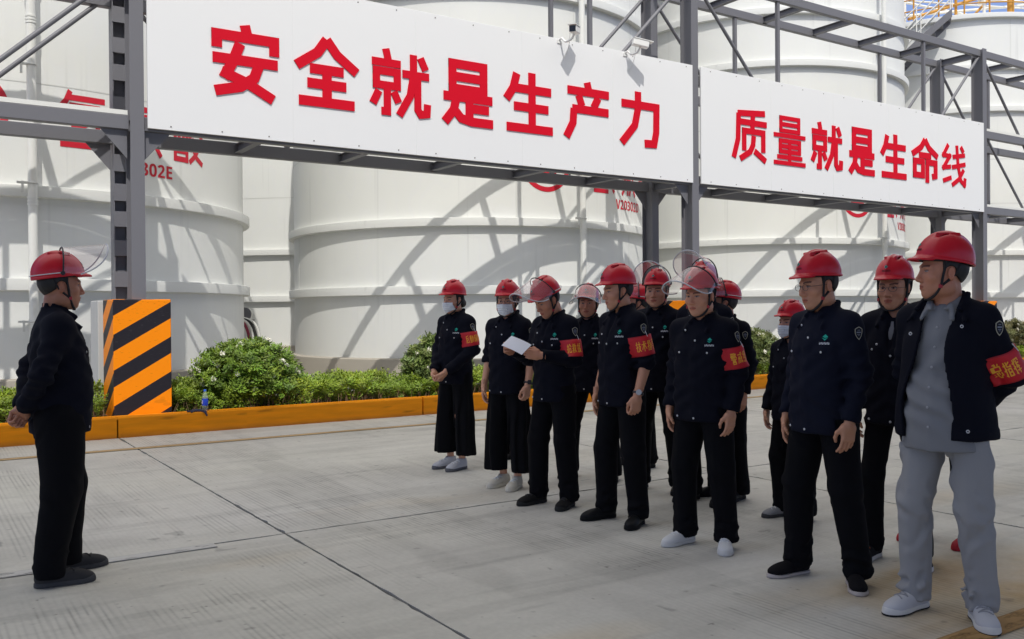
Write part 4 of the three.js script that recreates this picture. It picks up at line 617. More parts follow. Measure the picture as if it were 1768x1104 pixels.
const shieldCv = canvasTex(128, 160, (c) => { c.clearRect(0, 0, 128, 160); const sh = (k) => { c.beginPath(); c.moveTo(64, 6 + k); c.quadraticCurveTo(90, 14 + k, 114 - k, 32 + k * 0.4); c.quadraticCurveTo(120 - k, 104, 64, 152 - k * 1.2); c.quadraticCurveTo(8 + k, 104, 14 + k, 32 + k * 0.4); c.quadraticCurveTo(38, 14 + k, 64, 6 + k); c.closePath(); }; sh(0); c.fillStyle = '#a9a592'; c.fill(); sh(11); c.fillStyle = '#14161f'; c.fill(); c.fillStyle = '#7d8494'; c.fillRect(36, 62, 56, 14); c.fillRect(46, 42, 36, 6); c.fillRect(44, 88, 40, 6); c.fillRect(54, 102, 20, 5); });
const print = (map) => new THREE.MeshStandardMaterial({ map, roughness: 0.8, transparent: true });
const PR = { logo: print(logoCv), hel: print(helCv), shield: print(shieldCv) };
const wrapU = (t) => { t.wrapS = t.wrapT = THREE.RepeatWrapping; return t; };
const bandTex = (text, u0) => wrapU(canvasTex(1024, 256, (c, w, h) => { c.fillStyle = '#c90a1c'; c.fillRect(0, 0, w, h); c.fillStyle = '#a80c1c'; c.fillRect(0, 0, w, 10); c.fillRect(0, h - 10, w, 10); c.strokeStyle = '#f2ae22'; [...text].forEach((ch, i) => { c.save(); c.translate((0.25 + u0) * w + i * 92, 62); c.transform(1, -0.07, 0, 1, 0, 4); drawChar(c, ch, 0, 0, 80, 136, 12); c.restore(); }); }));

// ---------------------------------------------------------------- people
const ARMS = { // for the left arm: elbow, wrist, direction of the hand, thumb direction, hand
  hang: [[0.218, 1.115, -0.035], [0.222, 0.868, 0.05], [-0.05, -1, 0.1], [-0.25, 0.1, 1], 'relaxed'],
  back: [[0.24, 1.125, -0.11], [0.05, 0.93, -0.172], [-0.8, -0.5, -0.1], [-0.3, 0.5, -0.6], 'fist'],
  clasp: [[0.232, 1.12, 0.0], [0.07, 0.915, 0.215], [-0.55, -0.75, 0.25], [0.3, 0.2, 1], 'fist'],
  readL: [[0.232, 1.12, 0.02], [0.13, 1.165, 0.29], [-0.75, 0.1, 0.5], [0.1, 1, 0.2], 'hold'],
  readR: [[0.232, 1.12, 0.03], [0.165, 1.19, 0.30], [-0.15, 0.2, 0.7], [0.1, 1, 0.2], 'hold'],
  fistHang: [[0.218, 1.115, -0.03], [0.225, 0.875, 0.06], [-0.05, -1, 0.15], [-0.25, 0.1, 1], 'fist'],
};
function person(o) {
  const { name = 'person', label, x, z, yaw, total, head = 0, headYaw = 0, headPitch = 0, tone: tone0 = [0.40, 0.215, 0.15], w = 1, belly = 0, arms = ['hang', 'hang'], feet = [[0.12, 0.0, 0.2], [-0.12, 0.0, -0.2]], shoes = 'black', visor = null, band = null, mask, glasses, jacket = 'navy', open = false, tee = 'tee', rolled = false, culottes = false, trousers = 'black', bun, watch, lean = 0, seed = 1, shield = true } = o;
  const tone = [tone0[0] * 1.38, tone0[1] * 1.18, tone0[2] * 0.98];
  const t = thing('person', label, 'person', [x, 0, z], yaw, undefined); t.scale.setScalar(total / 1.785);
  const A = arms.map((n, i) => { const s = i ? -1 : 1, a = ARMS[n], f = (p) => [p[0] * s, p[1], p[2]]; return { s, e: f(a[0]), w: f(a[1]), d: f(a[2]), th: f(a[3]), hand: a[4] }; });
  A.forEach((a) => { a.e[0] *= 0.6 + 0.4 * w; a.sh = [a.s * 0.152 * w, 1.392, -0.012]; });
  // body: one continuous skin, coarse under the clothes, with fine head and hands
  const B = new Field([-0.42, 0.02, -0.36], [0.42, 1.56, 0.42], 0.0145);
  B.add(loft([[0.86, 0, 0, 0.13 * w, 0.095], [1.0, 0, 0.0, 0.12 * w, 0.085], [1.2, 0, 0, 0.13 * w, 0.085], [1.36, 0, -0.01, 0.12 * w, 0.075], [1.44, 0, -0.015, 0.055, 0.05]])).add(cap([0, 1.38, -0.02], [0, 1.53, -0.005], 0.052, 0.049), 0.03);
  for (const a of A) { B.add(cap(a.sh, a.e, 0.046, 0.041), 0.03).add(cap(a.e, a.w, 0.043, 0.027), 0.015); }
  feet.forEach(([fx, fz], i) => { const s = i ? -1 : 1, kx = s * 0.03 + fx * 0.72; B.add(cap([s * 0.085, 0.9, 0], [kx, 0.5, fz * 0.5 + 0.015], 0.072, 0.05), 0.03).add(cap([kx, 0.5, fz * 0.5 + 0.015], [fx, 0.09, fz - 0.03], 0.046, 0.032), 0.02); });
  const hm = new THREE.Matrix4().compose(V(0, 1.48, 0.0), new THREE.Quaternion().setFromEuler(new THREE.Euler(headPitch, headYaw, o.headRoll ?? 0, 'YXZ')), V(1, 1, 1)).multiply(new THREE.Matrix4().makeTranslation(0, 0.108, 0.018));
  const skin = skinColor(tone, o), flat = (px, py, pz) => { const n = 1 + 0.08 * fbm(px * 20, py * 20, pz * 20, 2); return tone.map((v) => v * n); };
  const list = [{ ...B.mesh(), color: flat }, { ...HEADS[head].m, matrix: hm, color: skin }];
  for (const a of A) {
    const Y = V(...a.d).normalize().multiplyScalar(-1), Z = V(...a.th); Z.addScaledVector(Y, -Z.dot(Y)).normalize(); const X = Y.clone().cross(Z);
    if (a.s < 0) X.multiplyScalar(-1).multiplyScalar(1);
    const mm = new THREE.Matrix4().makeBasis(a.s < 0 ? X.clone() : X, Y, Z).setPosition(...a.w);
    list.push({ ...HANDS[a.hand], matrix: mm, flip: a.s < 0, color: flat });
  }
  part('body', geoOf(list), W.skin, t);

  // trousers
  const T = new Field([-0.34, 0.03, -0.34], [0.34, 1.06, 0.42], 0.0115), wl = culottes ? 1.0 : (o.slim ?? 1.05), tp = o.taper ?? 0.92;
  T.add(loft([[0.80, 0, 0, 0.158 * w, 0.112 + belly * 0.3], [0.92, 0, 0, 0.158 * w, 0.116 + belly * 0.5], [1.04, 0, 0.005, 0.142 * w, 0.105 + belly * 0.8]], 2.2, 0.03));
  feet.forEach(([fx, fz], i) => {
    const s = i ? -1 : 1, kx = s * 0.03 + fx * 0.72, kz = fz * 0.5 + 0.018;
    if (culottes) { T.add(cap([s * 0.08, 0.9, 0], [s * 0.125 + fx * 0.2, 0.16, fz * 0.6 + 0.0], 0.098, 0.096), 0.012); return; }
    T.add(cap([s * 0.086 * w, 0.88, -0.005], [kx, 0.5, kz], 0.096 * w * wl, 0.080 * wl), 0.028).add(cap([kx, 0.5, kz], [fx, 0.10, fz - 0.025], 0.080 * wl, 0.074 * wl * tp), 0.02).add(cap([fx, 0.14, fz - 0.015], [fx, 0.05, fz - 0.015], 0.073 * wl * tp, 0.076 * wl * tp, 1), 0.02);
  });
  const hemY = culottes ? 0.14 : 0.045;
  T.mapw((d, px, py, pz) => {
    const g = fbm(px * 6 + seed * 3.3, py * 2.6, pz * 6, 3), low = Math.exp(-((py - 0.13) ** 2) / 0.008), kn = Math.exp(-((py - 0.5) ** 2) / 0.012), cr = Math.exp(-((py - 0.82) ** 2) / 0.008);
    const an = Math.atan2(pz - 0.02, px - Math.sign(px) * 0.11);
    let q = d + 0.016 * g;
    if (culottes) q += 0.011 * Math.sin(Math.atan2(pz, px) * 15 + fbm(px * 3, py * 2, pz * 3, 2) * 5) * sstep(0.95 - py, 0, 0.5);
    else {
      const m1 = sstep(N(an * 1.1 + seed, py * 9, seed * 2.1), -0.1, 0.35), m2 = sstep(N(an * 0.9 + 5, py * 5, seed), 0.0, 0.4);
      q += (o.fold ?? 1) * (0.011 * low * m1 * Math.sin(py * 78 + an * 1.7 + 4 * N(px * 8, seed, pz * 8)) + 0.006 * kn * m2 * Math.sin(py * 60 - an * 2.4 + seed) + 0.007 * cr * m2 * Math.sin((py - Math.abs(px) * 1.2) * 70 + seed) + (o.fold ? 0.006 * m1 * Math.sin(py * 34 + an * 2.2 + 5 * N(px * 4, py * 2, pz * 4)) : 0));
      if (pz > 0.0) q -= 0.004 * Math.exp(-((px - Math.sign(px) * (0.10 + 0.03)) ** 2) / 0.0002) * sstep(0.8 - py, 0, 0.1);   // pressed front crease
    }
    return q;
  }, (q, px, py, pz) => (py < hemY + 0.03 ? Math.max(q, hemY - py + 0.006 * N(px * 20, pz * 20, seed)) : q));
  part('trousers', geoOf([T.mesh()]), W[trousers], t);
  feet.forEach(([fx, fz, fy], i) => { const [u, s, l] = SH[shoes], m = part('shoe', SHOE.upper, u, t); m.position.set(fx, 0.0015, fz); m.rotation.y = fy; m.scale.setScalar(o.shoeScale ?? 1); part('sole', SHOE.sole, s, m).scale.y = shoes === 'cloth' ? 0.62 : 1; if (l) part('laces', SHOE.laces, l, m); if (o.outsole) part('outsole', SHOE.outsole, SH.black[1], m); });

  // shirt under the jacket
  const U = new Field([-0.26, open ? 0.74 : 1.1, -0.26], [0.26, 1.53, 0.34], open ? 0.0085 : 0.0095);
  if (open) U.add(loft([[0.775, 0, 0.01, 0.165 * w, 0.125 + belly], [0.9, 0, 0.015, 0.162 * w, 0.127 + belly], [1.02, 0, 0.018, 0.155 * w, 0.125 + belly], [1.15, 0, 0.006, 0.148 * w, 0.113 + belly * 0.6], [1.28, 0, -0.004, 0.148 * w, 0.106 + belly * 0.25], [1.38, 0, -0.015, 0.13 * w, 0.085], [1.45, 0, -0.02, 0.075, 0.066]], 2.2));
  else U.add(loft([[1.12, 0, 0.005, 0.14 * w, 0.1], [1.30, 0, 0.0, 0.135 * w, 0.1], [1.39, 0, -0.014, 0.115 * w, 0.08], [1.442, 0, -0.018, 0.072, 0.063]], 2.2));
  if (open || o.collared) { // folded shirt collar
    for (const s of [-1, 1]) U.add(cap([s * 0.062, 1.475, -0.02], [s * 0.034, 1.425, 0.07], 0.014, 0.011), 0.006).add(cap([s * 0.068, 1.462, 0.0], [s * 0.066, 1.385, 0.088], 0.016, 0.009), 0.012).add(cap([s * 0.05, 1.44, 0.05], [s * 0.075, 1.375, 0.088], 0.012, 0.008), 0.01);
    U.add(cap([-0.055, 1.48, -0.055], [0.055, 1.48, -0.055], 0.016, 0.016), 0.01); U.cut(cap([0, 1.36, 0.09], [0, 1.56, 0.1], 0.012, 0.062), 0.006); U.cut(cap([0, 1.40, -0.01], [0, 1.6, 0.0], 0.05, 0.06), 0.004);
  } else U.cut(ell([0, 1.47, 0.05], [0.062, 0.07, 0.08]), 0.006);
  if (open) U.mapw((d, px, py, pz) => { let q = d + 0.008 * fbm(px * 6, py * 5, pz * 6, 3); q += 0.0095 * Math.sin((py + 0.5 * px) * 62 + 8 * fbm(px * 3, py * 3, 4, 2)) * Math.exp(-((py - 1.02) ** 2) / 0.02) * (pz > 0 ? 1 : 0.3); q += 0.007 * Math.sin((py - 0.8 * px) * 40 + 2) * Math.exp(-((py - 1.2) ** 2) / 0.01); if (pz > 0 && Math.abs(px - 0.004) < 0.017) q -= 0.0028; return q; }, (q) => q);
  part('shirt', geoOf([U.mesh()]), W[open ? 'grey' : tee], t);
  if (open) { const bs = []; for (const y of [1.34, 1.25, 1.16, 1.07, 0.98, 0.89]) { const h = U.march([0.004, y, 0.34], [0, 0, -1]); if (h) bs.push(new THREE.SphereGeometry(0.006, 10, 6).scale(1, 1, 0.4).translate(0.004, y, 0.342 - h)); } part('shirt_buttons', merge(bs), std([0.35, 0.35, 0.36], 0.5), t, 'stuff'); }

  // jacket
  const J = new Field([-0.42, 0.70, -0.36], [0.42, 1.57, 0.46], open ? 0.0085 : 0.0105), hem = o.hem ?? 0.80, fl = open ? 0.035 : 0;
  const ring = (k, b) => [[hem, 0, 0.005 - fl * 0.3, (0.172 + fl) * w + k, 0.132 + belly * 0.7 + k + fl * 0.5], [hem + 0.08, 0, 0.008, (0.178 + fl * 0.8) * w + k, 0.137 + belly * 0.8 + k], [1.02, 0, 0.012, (0.172 + fl * 0.5) * w + k, 0.134 + belly + k + fl * 0.2], [1.16, 0, 0.008, (0.170 + fl * 0.2) * w + k, 0.13 + belly * 0.7 + k + fl * 0.2], [1.28, 0, 0.002, 0.172 * w + k, 0.128 + belly * 0.3 + k + fl * 0.1], [1.37, 0, -0.012, 0.160 * w + k, 0.106 + k], [1.425, 0, -0.018, 0.118 * w + k, 0.084 + k], [1.455, 0, -0.022, 0.075 + k, 0.068 + k]];
  J.add(loft(ring(0), 2.35, 0.012));
  if (open) { J.cut(loft(ring(-0.022).map((r, i) => (i ? r : [hem - 0.1, ...r.slice(1)])), 2.35, 0.01), 0.004); }
  for (const a of A) {
    J.add(cap([a.s * 0.055, 1.452, -0.022], [a.sh[0] * 1.02, a.sh[1] - 0.006, a.sh[2]], 0.038, 0.058), 0.045);
    const end = rolled ? a.e.map((v, i) => lerp(v, a.w[i], 0.22)) : a.w.map((v, i) => lerp(v, a.e[i], 0.06));
    J.add(cap([a.sh[0], a.sh[1] - 0.02, a.sh[2]], a.e, 0.067, 0.061), 0.045).add(cap(a.e, end, 0.060, rolled ? 0.060 : 0.047), 0.018);
    if (!rolled) J.add(cap(a.w.map((v, i) => lerp(v, a.e[i], 0.24)), a.w.map((v, i) => lerp(v, a.e[i], 0.05)), 0.047, 0.0435), 0.012);
    const dv = V(...a.w).sub(V(...a.e)).normalize(), st = V(...end).addScaledVector(dv, 0.008), reach = rolled ? 0.068 : 0.056; // square the cuff off
    J.cut({ lo: st.toArray().map((v) => v - reach - 0.03), hi: st.toArray().map((v) => v + reach + 0.05), d: (px, py, pz) => Math.max(-((px - st.x) * dv.x + (py - st.y) * dv.y + (pz - st.z) * dv.z), Math.hypot(px - st.x, py - st.y, pz - st.z) - reach - 0.02) }, 0.006);
  }
  // collar and front opening
  const co = open ? 0.022 : 0;
  for (const s of [-1, 1]) J.add(cap([s * (0.066 + co), 1.492, -0.03], [s * (0.052 + co * 2.2), 1.425, 0.078], 0.015, 0.013), 0.012).add(cap([s * (0.07 + co), 1.452, -0.005], [s * (0.082 + co * 2.2), 1.368, 0.102], 0.017, 0.010), 0.012);
  J.add(cap([-0.052, 1.497, -0.06], [0.052, 1.497, -0.06], 0.017, 0.017), 0.014).add(loft([[1.42, 0, -0.015, 0.085, 0.08], [1.485, 0, -0.02, 0.073, 0.07]], 2.1, 0.004), 0.02);
  J.cut(cap([0, 1.38, -0.015], [0, 1.6, 0.0], 0.054, 0.062), 0.004);
  const vy = o.vee ?? 1.33;
  if (!open) J.cut(cap([0, vy, 0.135], [0, 1.50, 0.075], 0.004, 0.052), 0.008);
  J.mapw((d, px, py, pz) => {
    let q = d + (open ? 0.008 : 0.017) * fbm(px * 5.5 + seed * 1.7, py * 4.2 + seed, pz * 5.5, 3) + (open ? 0.002 : 0.006) * Math.abs(N(px * 9 + py * 7, py * 8 - px * 5 + seed, pz * 9));
    for (const a of A) { const r = (px - a.e[0]) ** 2 + (py - a.e[1]) ** 2 + (pz - a.e[2]) ** 2; if (r < 0.045) q += 0.009 * Math.exp(-r / 0.012) * Math.sin(py * 85 + pz * 40 + seed + 3 * N(px * 9, py * 9, pz * 9)); }
    const ax = Math.abs(px);
    if (ax < 0.3 && !open) { q += 0.005 * Math.sin((py + ax * 0.7) * 58 + 6 * fbm(px * 4, py * 3, seed, 2)) * Math.exp(-((py - (hem + 0.16)) ** 2) / 0.015); q += 0.004 * Math.sin((py * 1.1 - ax) * 52 + 2 * seed) * Math.exp(-((py - 1.2) ** 2) / 0.02); }
    if (pz > 0.03 && !open) { if (Math.abs(px - 0.012) < 0.024 && py < vy + 0.02) q -= 0.0042; if (ax > 0.05 && ax < 0.15 && py > 1.215 && py < 1.262) q -= 0.0045; if (ax > 0.05 && ax < 0.15 && py > 1.10 && py < 1.215) q -= 0.002; }
    if (py < hem + 0.05 && ax < 0.26) q -= 0.003;
    return q;
  }, (q, px, py, pz) => {
    const ax = Math.abs(px);
    if (open && pz > -0.02 && ax < 0.24) { const half = 0.062 + 0.055 * sstep(1.42 - py, 0, 0.62) + 0.012 * Math.sin(py * 14), cx = -0.018 * sstep(1.4 - py, 0, 0.5); if (py < 1.6) q = Math.max(q, half - Math.abs(px - cx)); }
    return Math.max(q, ax < 0.24 && py < 0.95 ? hem - py + (open ? 0.02 * px + 0.01 * N(px * 9, pz * 9, 2) : 0.006 * N(px * 9, pz * 9, seed)) : -1);
  });
  part('jacket', geoOf([J.mesh()]), W[jacket], t);
  // things fixed on the jacket follow its surface
  const conform = (c, n, pw, ph, lift = 0.003, res = 6) => {
    const g = new THREE.PlaneGeometry(pw, ph, res, res), P = g.attributes.position, nn = V(...n).normalize(), up = V(0, 1, 0).addScaledVector(nn, -nn.y).normalize(), rt = up.clone().cross(nn), q = V(0, 0, 0); let last = null;
    for (let i = 0; i < P.count; i++) { q.set(...c).addScaledVector(rt, P.getX(i)).addScaledVector(up, P.getY(i)).addScaledVector(nn, 0.22); const h = J.march(q.toArray(), [-nn.x, -nn.y, -nn.z], 0.44); const hh = h ?? last ?? 0.1; last = hh; q.addScaledVector(nn, -hh + lift); P.setXYZ(i, q.x, q.y, q.z); }
    g.computeVertexNormals(); return g;
  };
  if (!open && o.logo !== false) part('chest_logo', conform([0.098, 1.300, 0.06], [0.2, 0, 1], 0.062, 0.062), PR.logo, t);
  const a0 = A[0], up = (k) => a0.sh.map((v, i) => lerp(v, a0.e[i], k));
  if (shield) part('sleeve_badge', conform(up(0.22), [1, 0.05, o.badgeZ ?? 0.25], 0.058, 0.076), PR.shield, t);
  if (!open) { const sb = []; for (const [bx, by] of [[0.10, 1.235], [-0.10, 1.235], [0.012, vy - 0.02], [-0.07, vy + 0.045], [0.014, hem + 0.025], [-0.12, hem + 0.03]]) { const h = J.march([bx, by, 0.42], [0, 0, -1], 0.42); if (h) sb.push(new THREE.SphereGeometry(0.0068, 10, 6).scale(1, 1, 0.45).translate(bx, by, 0.422 - h)); } if (sb.length) part('snap_buttons', merge(sb), W.button, t, 'stuff'); }
  else { const sb = []; for (const [bx, by] of [[0.115, 1.345], [-0.11, 1.31], [0.16, hem + 0.05]]) { const h = J.march([bx, by, 0.42], [0, 0, -1], 0.42); if (h) sb.push(new THREE.TorusGeometry(0.006, 0.0025, 6, 14).translate(bx, by, 0.424 - h)); } if (sb.length) part('snap_buttons', merge(sb), W.button, t, 'stuff'); }
  if (band) {
    const ax = V(...a0.e).sub(V(...a0.sh)), L = ax.length(); ax.normalize(); const side = V(1, 0, 0).addScaledVector(ax, -ax.x).normalize(), fr = ax.clone().cross(side); if (fr.z < 0) fr.multiplyScalar(-1);
    const nu = 56, rows = [[-0.068, -0.004], [-0.068, 0.007], [-0.034, 0.008], [0, 0.0075], [0.034, 0.008], [0.068, 0.0075], [0.068, -0.004]], k0 = (o.bandAt ?? 0.62) * L, p = [], uv = [], ix = [];
    rows.forEach(([dy, lift], j) => { for (let i = 0; i <= nu; i++) { const a = i / nu * 2 * Math.PI, dir = fr.clone().multiplyScalar(Math.cos(a)).addScaledVector(side, Math.sin(a)), tilt = 0.012 * Math.cos(a - 0.9), c = V(...a0.sh).addScaledVector(ax, k0 + dy + tilt); let h = J.march(c.clone().addScaledVector(dir, 0.125).toArray(), dir.clone().multiplyScalar(-1).toArray(), 0.125); const r = clamp(h === null ? 0.08 : 0.125 - h, 0.06, 0.094); c.addScaledVector(dir, r + lift); p.push(c.x, c.y, c.z); uv.push(i / nu + 0.25, 1 - clamp((dy + 0.068) / 0.136, 0, 1)); if (i && j) { const b = j * (nu + 1) + i; ix.push(b - nu - 2, b - nu - 1, b, b - nu - 2, b, b - 1); } } });
    const g = new THREE.BufferGeometry(); g.setAttribute('position', new THREE.Float32BufferAttribute(p, 3)); g.setAttribute('uv', new THREE.Float32BufferAttribute(uv, 2)); g.setIndex(ix); g.computeVertexNormals();
    part('armband', g, new THREE.MeshStandardMaterial({ map: bandTex(...band), roughness: 0.55 }), t);
    const pin = V(...a0.sh).addScaledVector(ax, k0 - 0.085); const q = pin.clone().addScaledVector(side, 0.075).addScaledVector(fr, 0.02); part('pin', rodGeo(q.toArray(), q.clone().addScaledVector(ax, 0.04).addScaledVector(side, 0.012).toArray(), 0.002, 6), W.button, t);
  }
  if (watch) { const a = A[0], c = V(...a.w).lerp(V(...a.e), 0.12), dv = V(...a.w).sub(V(...a.e)).normalize(), qn = new THREE.Quaternion().setFromUnitVectors(V(0, 0, 1), dv), m = part('watch', new THREE.TorusGeometry(0.031, 0.007, 8, 24).scale(1, 1, 1.6), W.frame, t); m.position.copy(c); m.quaternion.copy(qn); const dir = V(0.8, 0, 0.6).addScaledVector(dv, -V(0.8, 0, 0.6).dot(dv)).normalize(); const f = part('dial', watch === 'square' ? new RoundedBoxGeometry(0.034, 0.038, 0.012, 2, 0.005) : new THREE.CylinderGeometry(0.019, 0.019, 0.011, 20).rotateX(Math.PI / 2), watch === 'square' ? W.glassDark ?? W.frame : W.dial, m); const inv = qn.clone().invert(); f.position.copy(dir.clone().applyQuaternion(inv).multiplyScalar(0.036)); f.quaternion.copy(inv.clone().multiply(new THREE.Quaternion().setFromUnitVectors(V(0, 0, 1), dir))); }

  // head gear, all in the head's own axes
  const onHead = (n, g, m, kind) => { const q = part(n, g, m, t, kind); q.applyMatrix4(hm); return q; };
  const H = HEADS[head].F, hw = HEADS[head].w, Hr = new Field([-0.12, -0.17, -0.16], [0.12, 0.14, 0.12], 0.005);
  Hr.add(ell([0, 0.028, -0.014], [0.0835 * hw, 0.097, 0.104]), 0.01); if (bun) Hr.add(ell([0, -0.035, -0.115], [0.034, 0.042, 0.036]), 0.02).add(ell([0, -0.03, -0.07], [0.07 * hw, 0.05, 0.045]), 0.03); if (o.longHair) { for (const s of [-1, 1]) Hr.add(cap([s * 0.078 * hw, 0.03, 0.015], [s * 0.074 * hw, -0.06, 0.005], 0.012, 0.012), 0.02); }
  const hb = bun || o.longHair ? -0.09 : -0.045;
  Hr.map((d, px, py, pz) => { d += 0.004 * fbm(px * 50, py * 14, pz * 50, 2); const ear = Math.hypot(px / 1 - Math.sign(px) * 0.085, (py + 0.0) / 1.2, (pz + 0.008)) - 0.026; const back = sstep(-pz, 0.01, 0.09), yb = lerp(-0.004, hb, back); return Math.max(d, o.longHair ? -1 : -ear, yb - py + (pz > 0.025 && !o.longHair ? 1 : 0), pz - 0.045); }, 1);
  onHead('hair', geoOf([Hr.mesh()]), W.hair);
  const he = part('helmet', HEL.shell, W.red, t); he.applyMatrix4(hm.clone().multiply(new THREE.Matrix4().compose(V(0, 0.028, -0.004), new THREE.Quaternion().setFromEuler(new THREE.Euler(o.helTilt ?? -0.03, 0, 0)), V(0.895, 0.895, 0.895)))); part('harness', HEL.harness, W.strap, he); part('chin_strap', HEL.strap, W.strap, he); part('buckle', HEL.buckle, W.buckle, he); part('buckle', HEL.buckle2, W.buckle, he); part('helmet_emblem', HEL.emblem, PR.hel, he);
  if (visor !== null) { const put = (n, g, m) => { const q = part(n, g, m, he); q.position.set(0, 0.058, 0.0); q.rotation.x = visor; return q; }; put('visor', HEL.visor, W.visor); put('visor_frame', HEL.arch, W.frame); put('visor_edge', HEL.edge, W.visorEdge); part('visor_band', HEL.band, W.visorEdge, he); }
  if (mask) {
    const K = new Field([-0.085, -0.135, -0.03], [0.085, 0.02, 0.145], 0.0036);
    K.map((d, px, py, pz) => { const q = H.at(px, py, pz), e = ell([0, -0.05, 0.045], [0.060 * hw, 0.075, 0.068]).d(px, py, pz), k = 0.03, m = Math.max(k - Math.abs(q - e), 0) / k; return Math.min(q, e) - m * m * k * 0.25; }, 2);
    K.map((d, px, py, pz) => { const yc = -0.055 + Math.abs(px) * 0.12, top = 0.045 - Math.abs(px) * 0.18, bot = 0.062 - Math.abs(px) * 0.35; const pl = 0.0016 * Math.sin(py * 330); return Math.max(d - 0.006 + pl, -(d - 0.001), Math.abs(px) - 0.072 * hw, py - yc - top, yc - bot - py, 0.012 - pz); }, 2);
    onHead('face_mask', geoOf([K.mesh()]), W.mask);
    onHead('mask_loop', merge([-1, 1].flatMap((s) => [tubeGeo([[s * 0.066 * hw, -0.03, 0.045], [s * 0.083 * hw, -0.005, 0.01], [s * 0.087 * hw, 0.01, -0.02]], 0.0016, 12, 5), tubeGeo([[s * 0.06 * hw, -0.085, 0.035], [s * 0.08 * hw, -0.05, 0.0], [s * 0.086 * hw, -0.025, -0.022]], 0.0016, 12, 5)])), W.mask);
  }
  if (glasses) { onHead('glasses', merge([-1, 1].flatMap((s) => [new THREE.TorusGeometry(0.0215, 0.0014, 6, 28).scale(1.1, 0.78, 1).translate(s * 0.033, 0.006, 0.1015), tubeGeo([[s * 0.056, 0.01, 0.1], [s * 0.076, 0.01, 0.06], [s * 0.084 * hw, 0.008, 0.0]], 0.0013, 12, 5)]).concat([tubeGeo([[-0.0105, 0.009, 0.102], [0, 0.012, 0.105], [0.0105, 0.009, 0.102]], 0.0013, 8, 5)])), std([0.08, 0.075, 0.07], 0.35, 0.6)); }
  return t;
}
const D = Math.PI / 180, FACE = -90 * D;
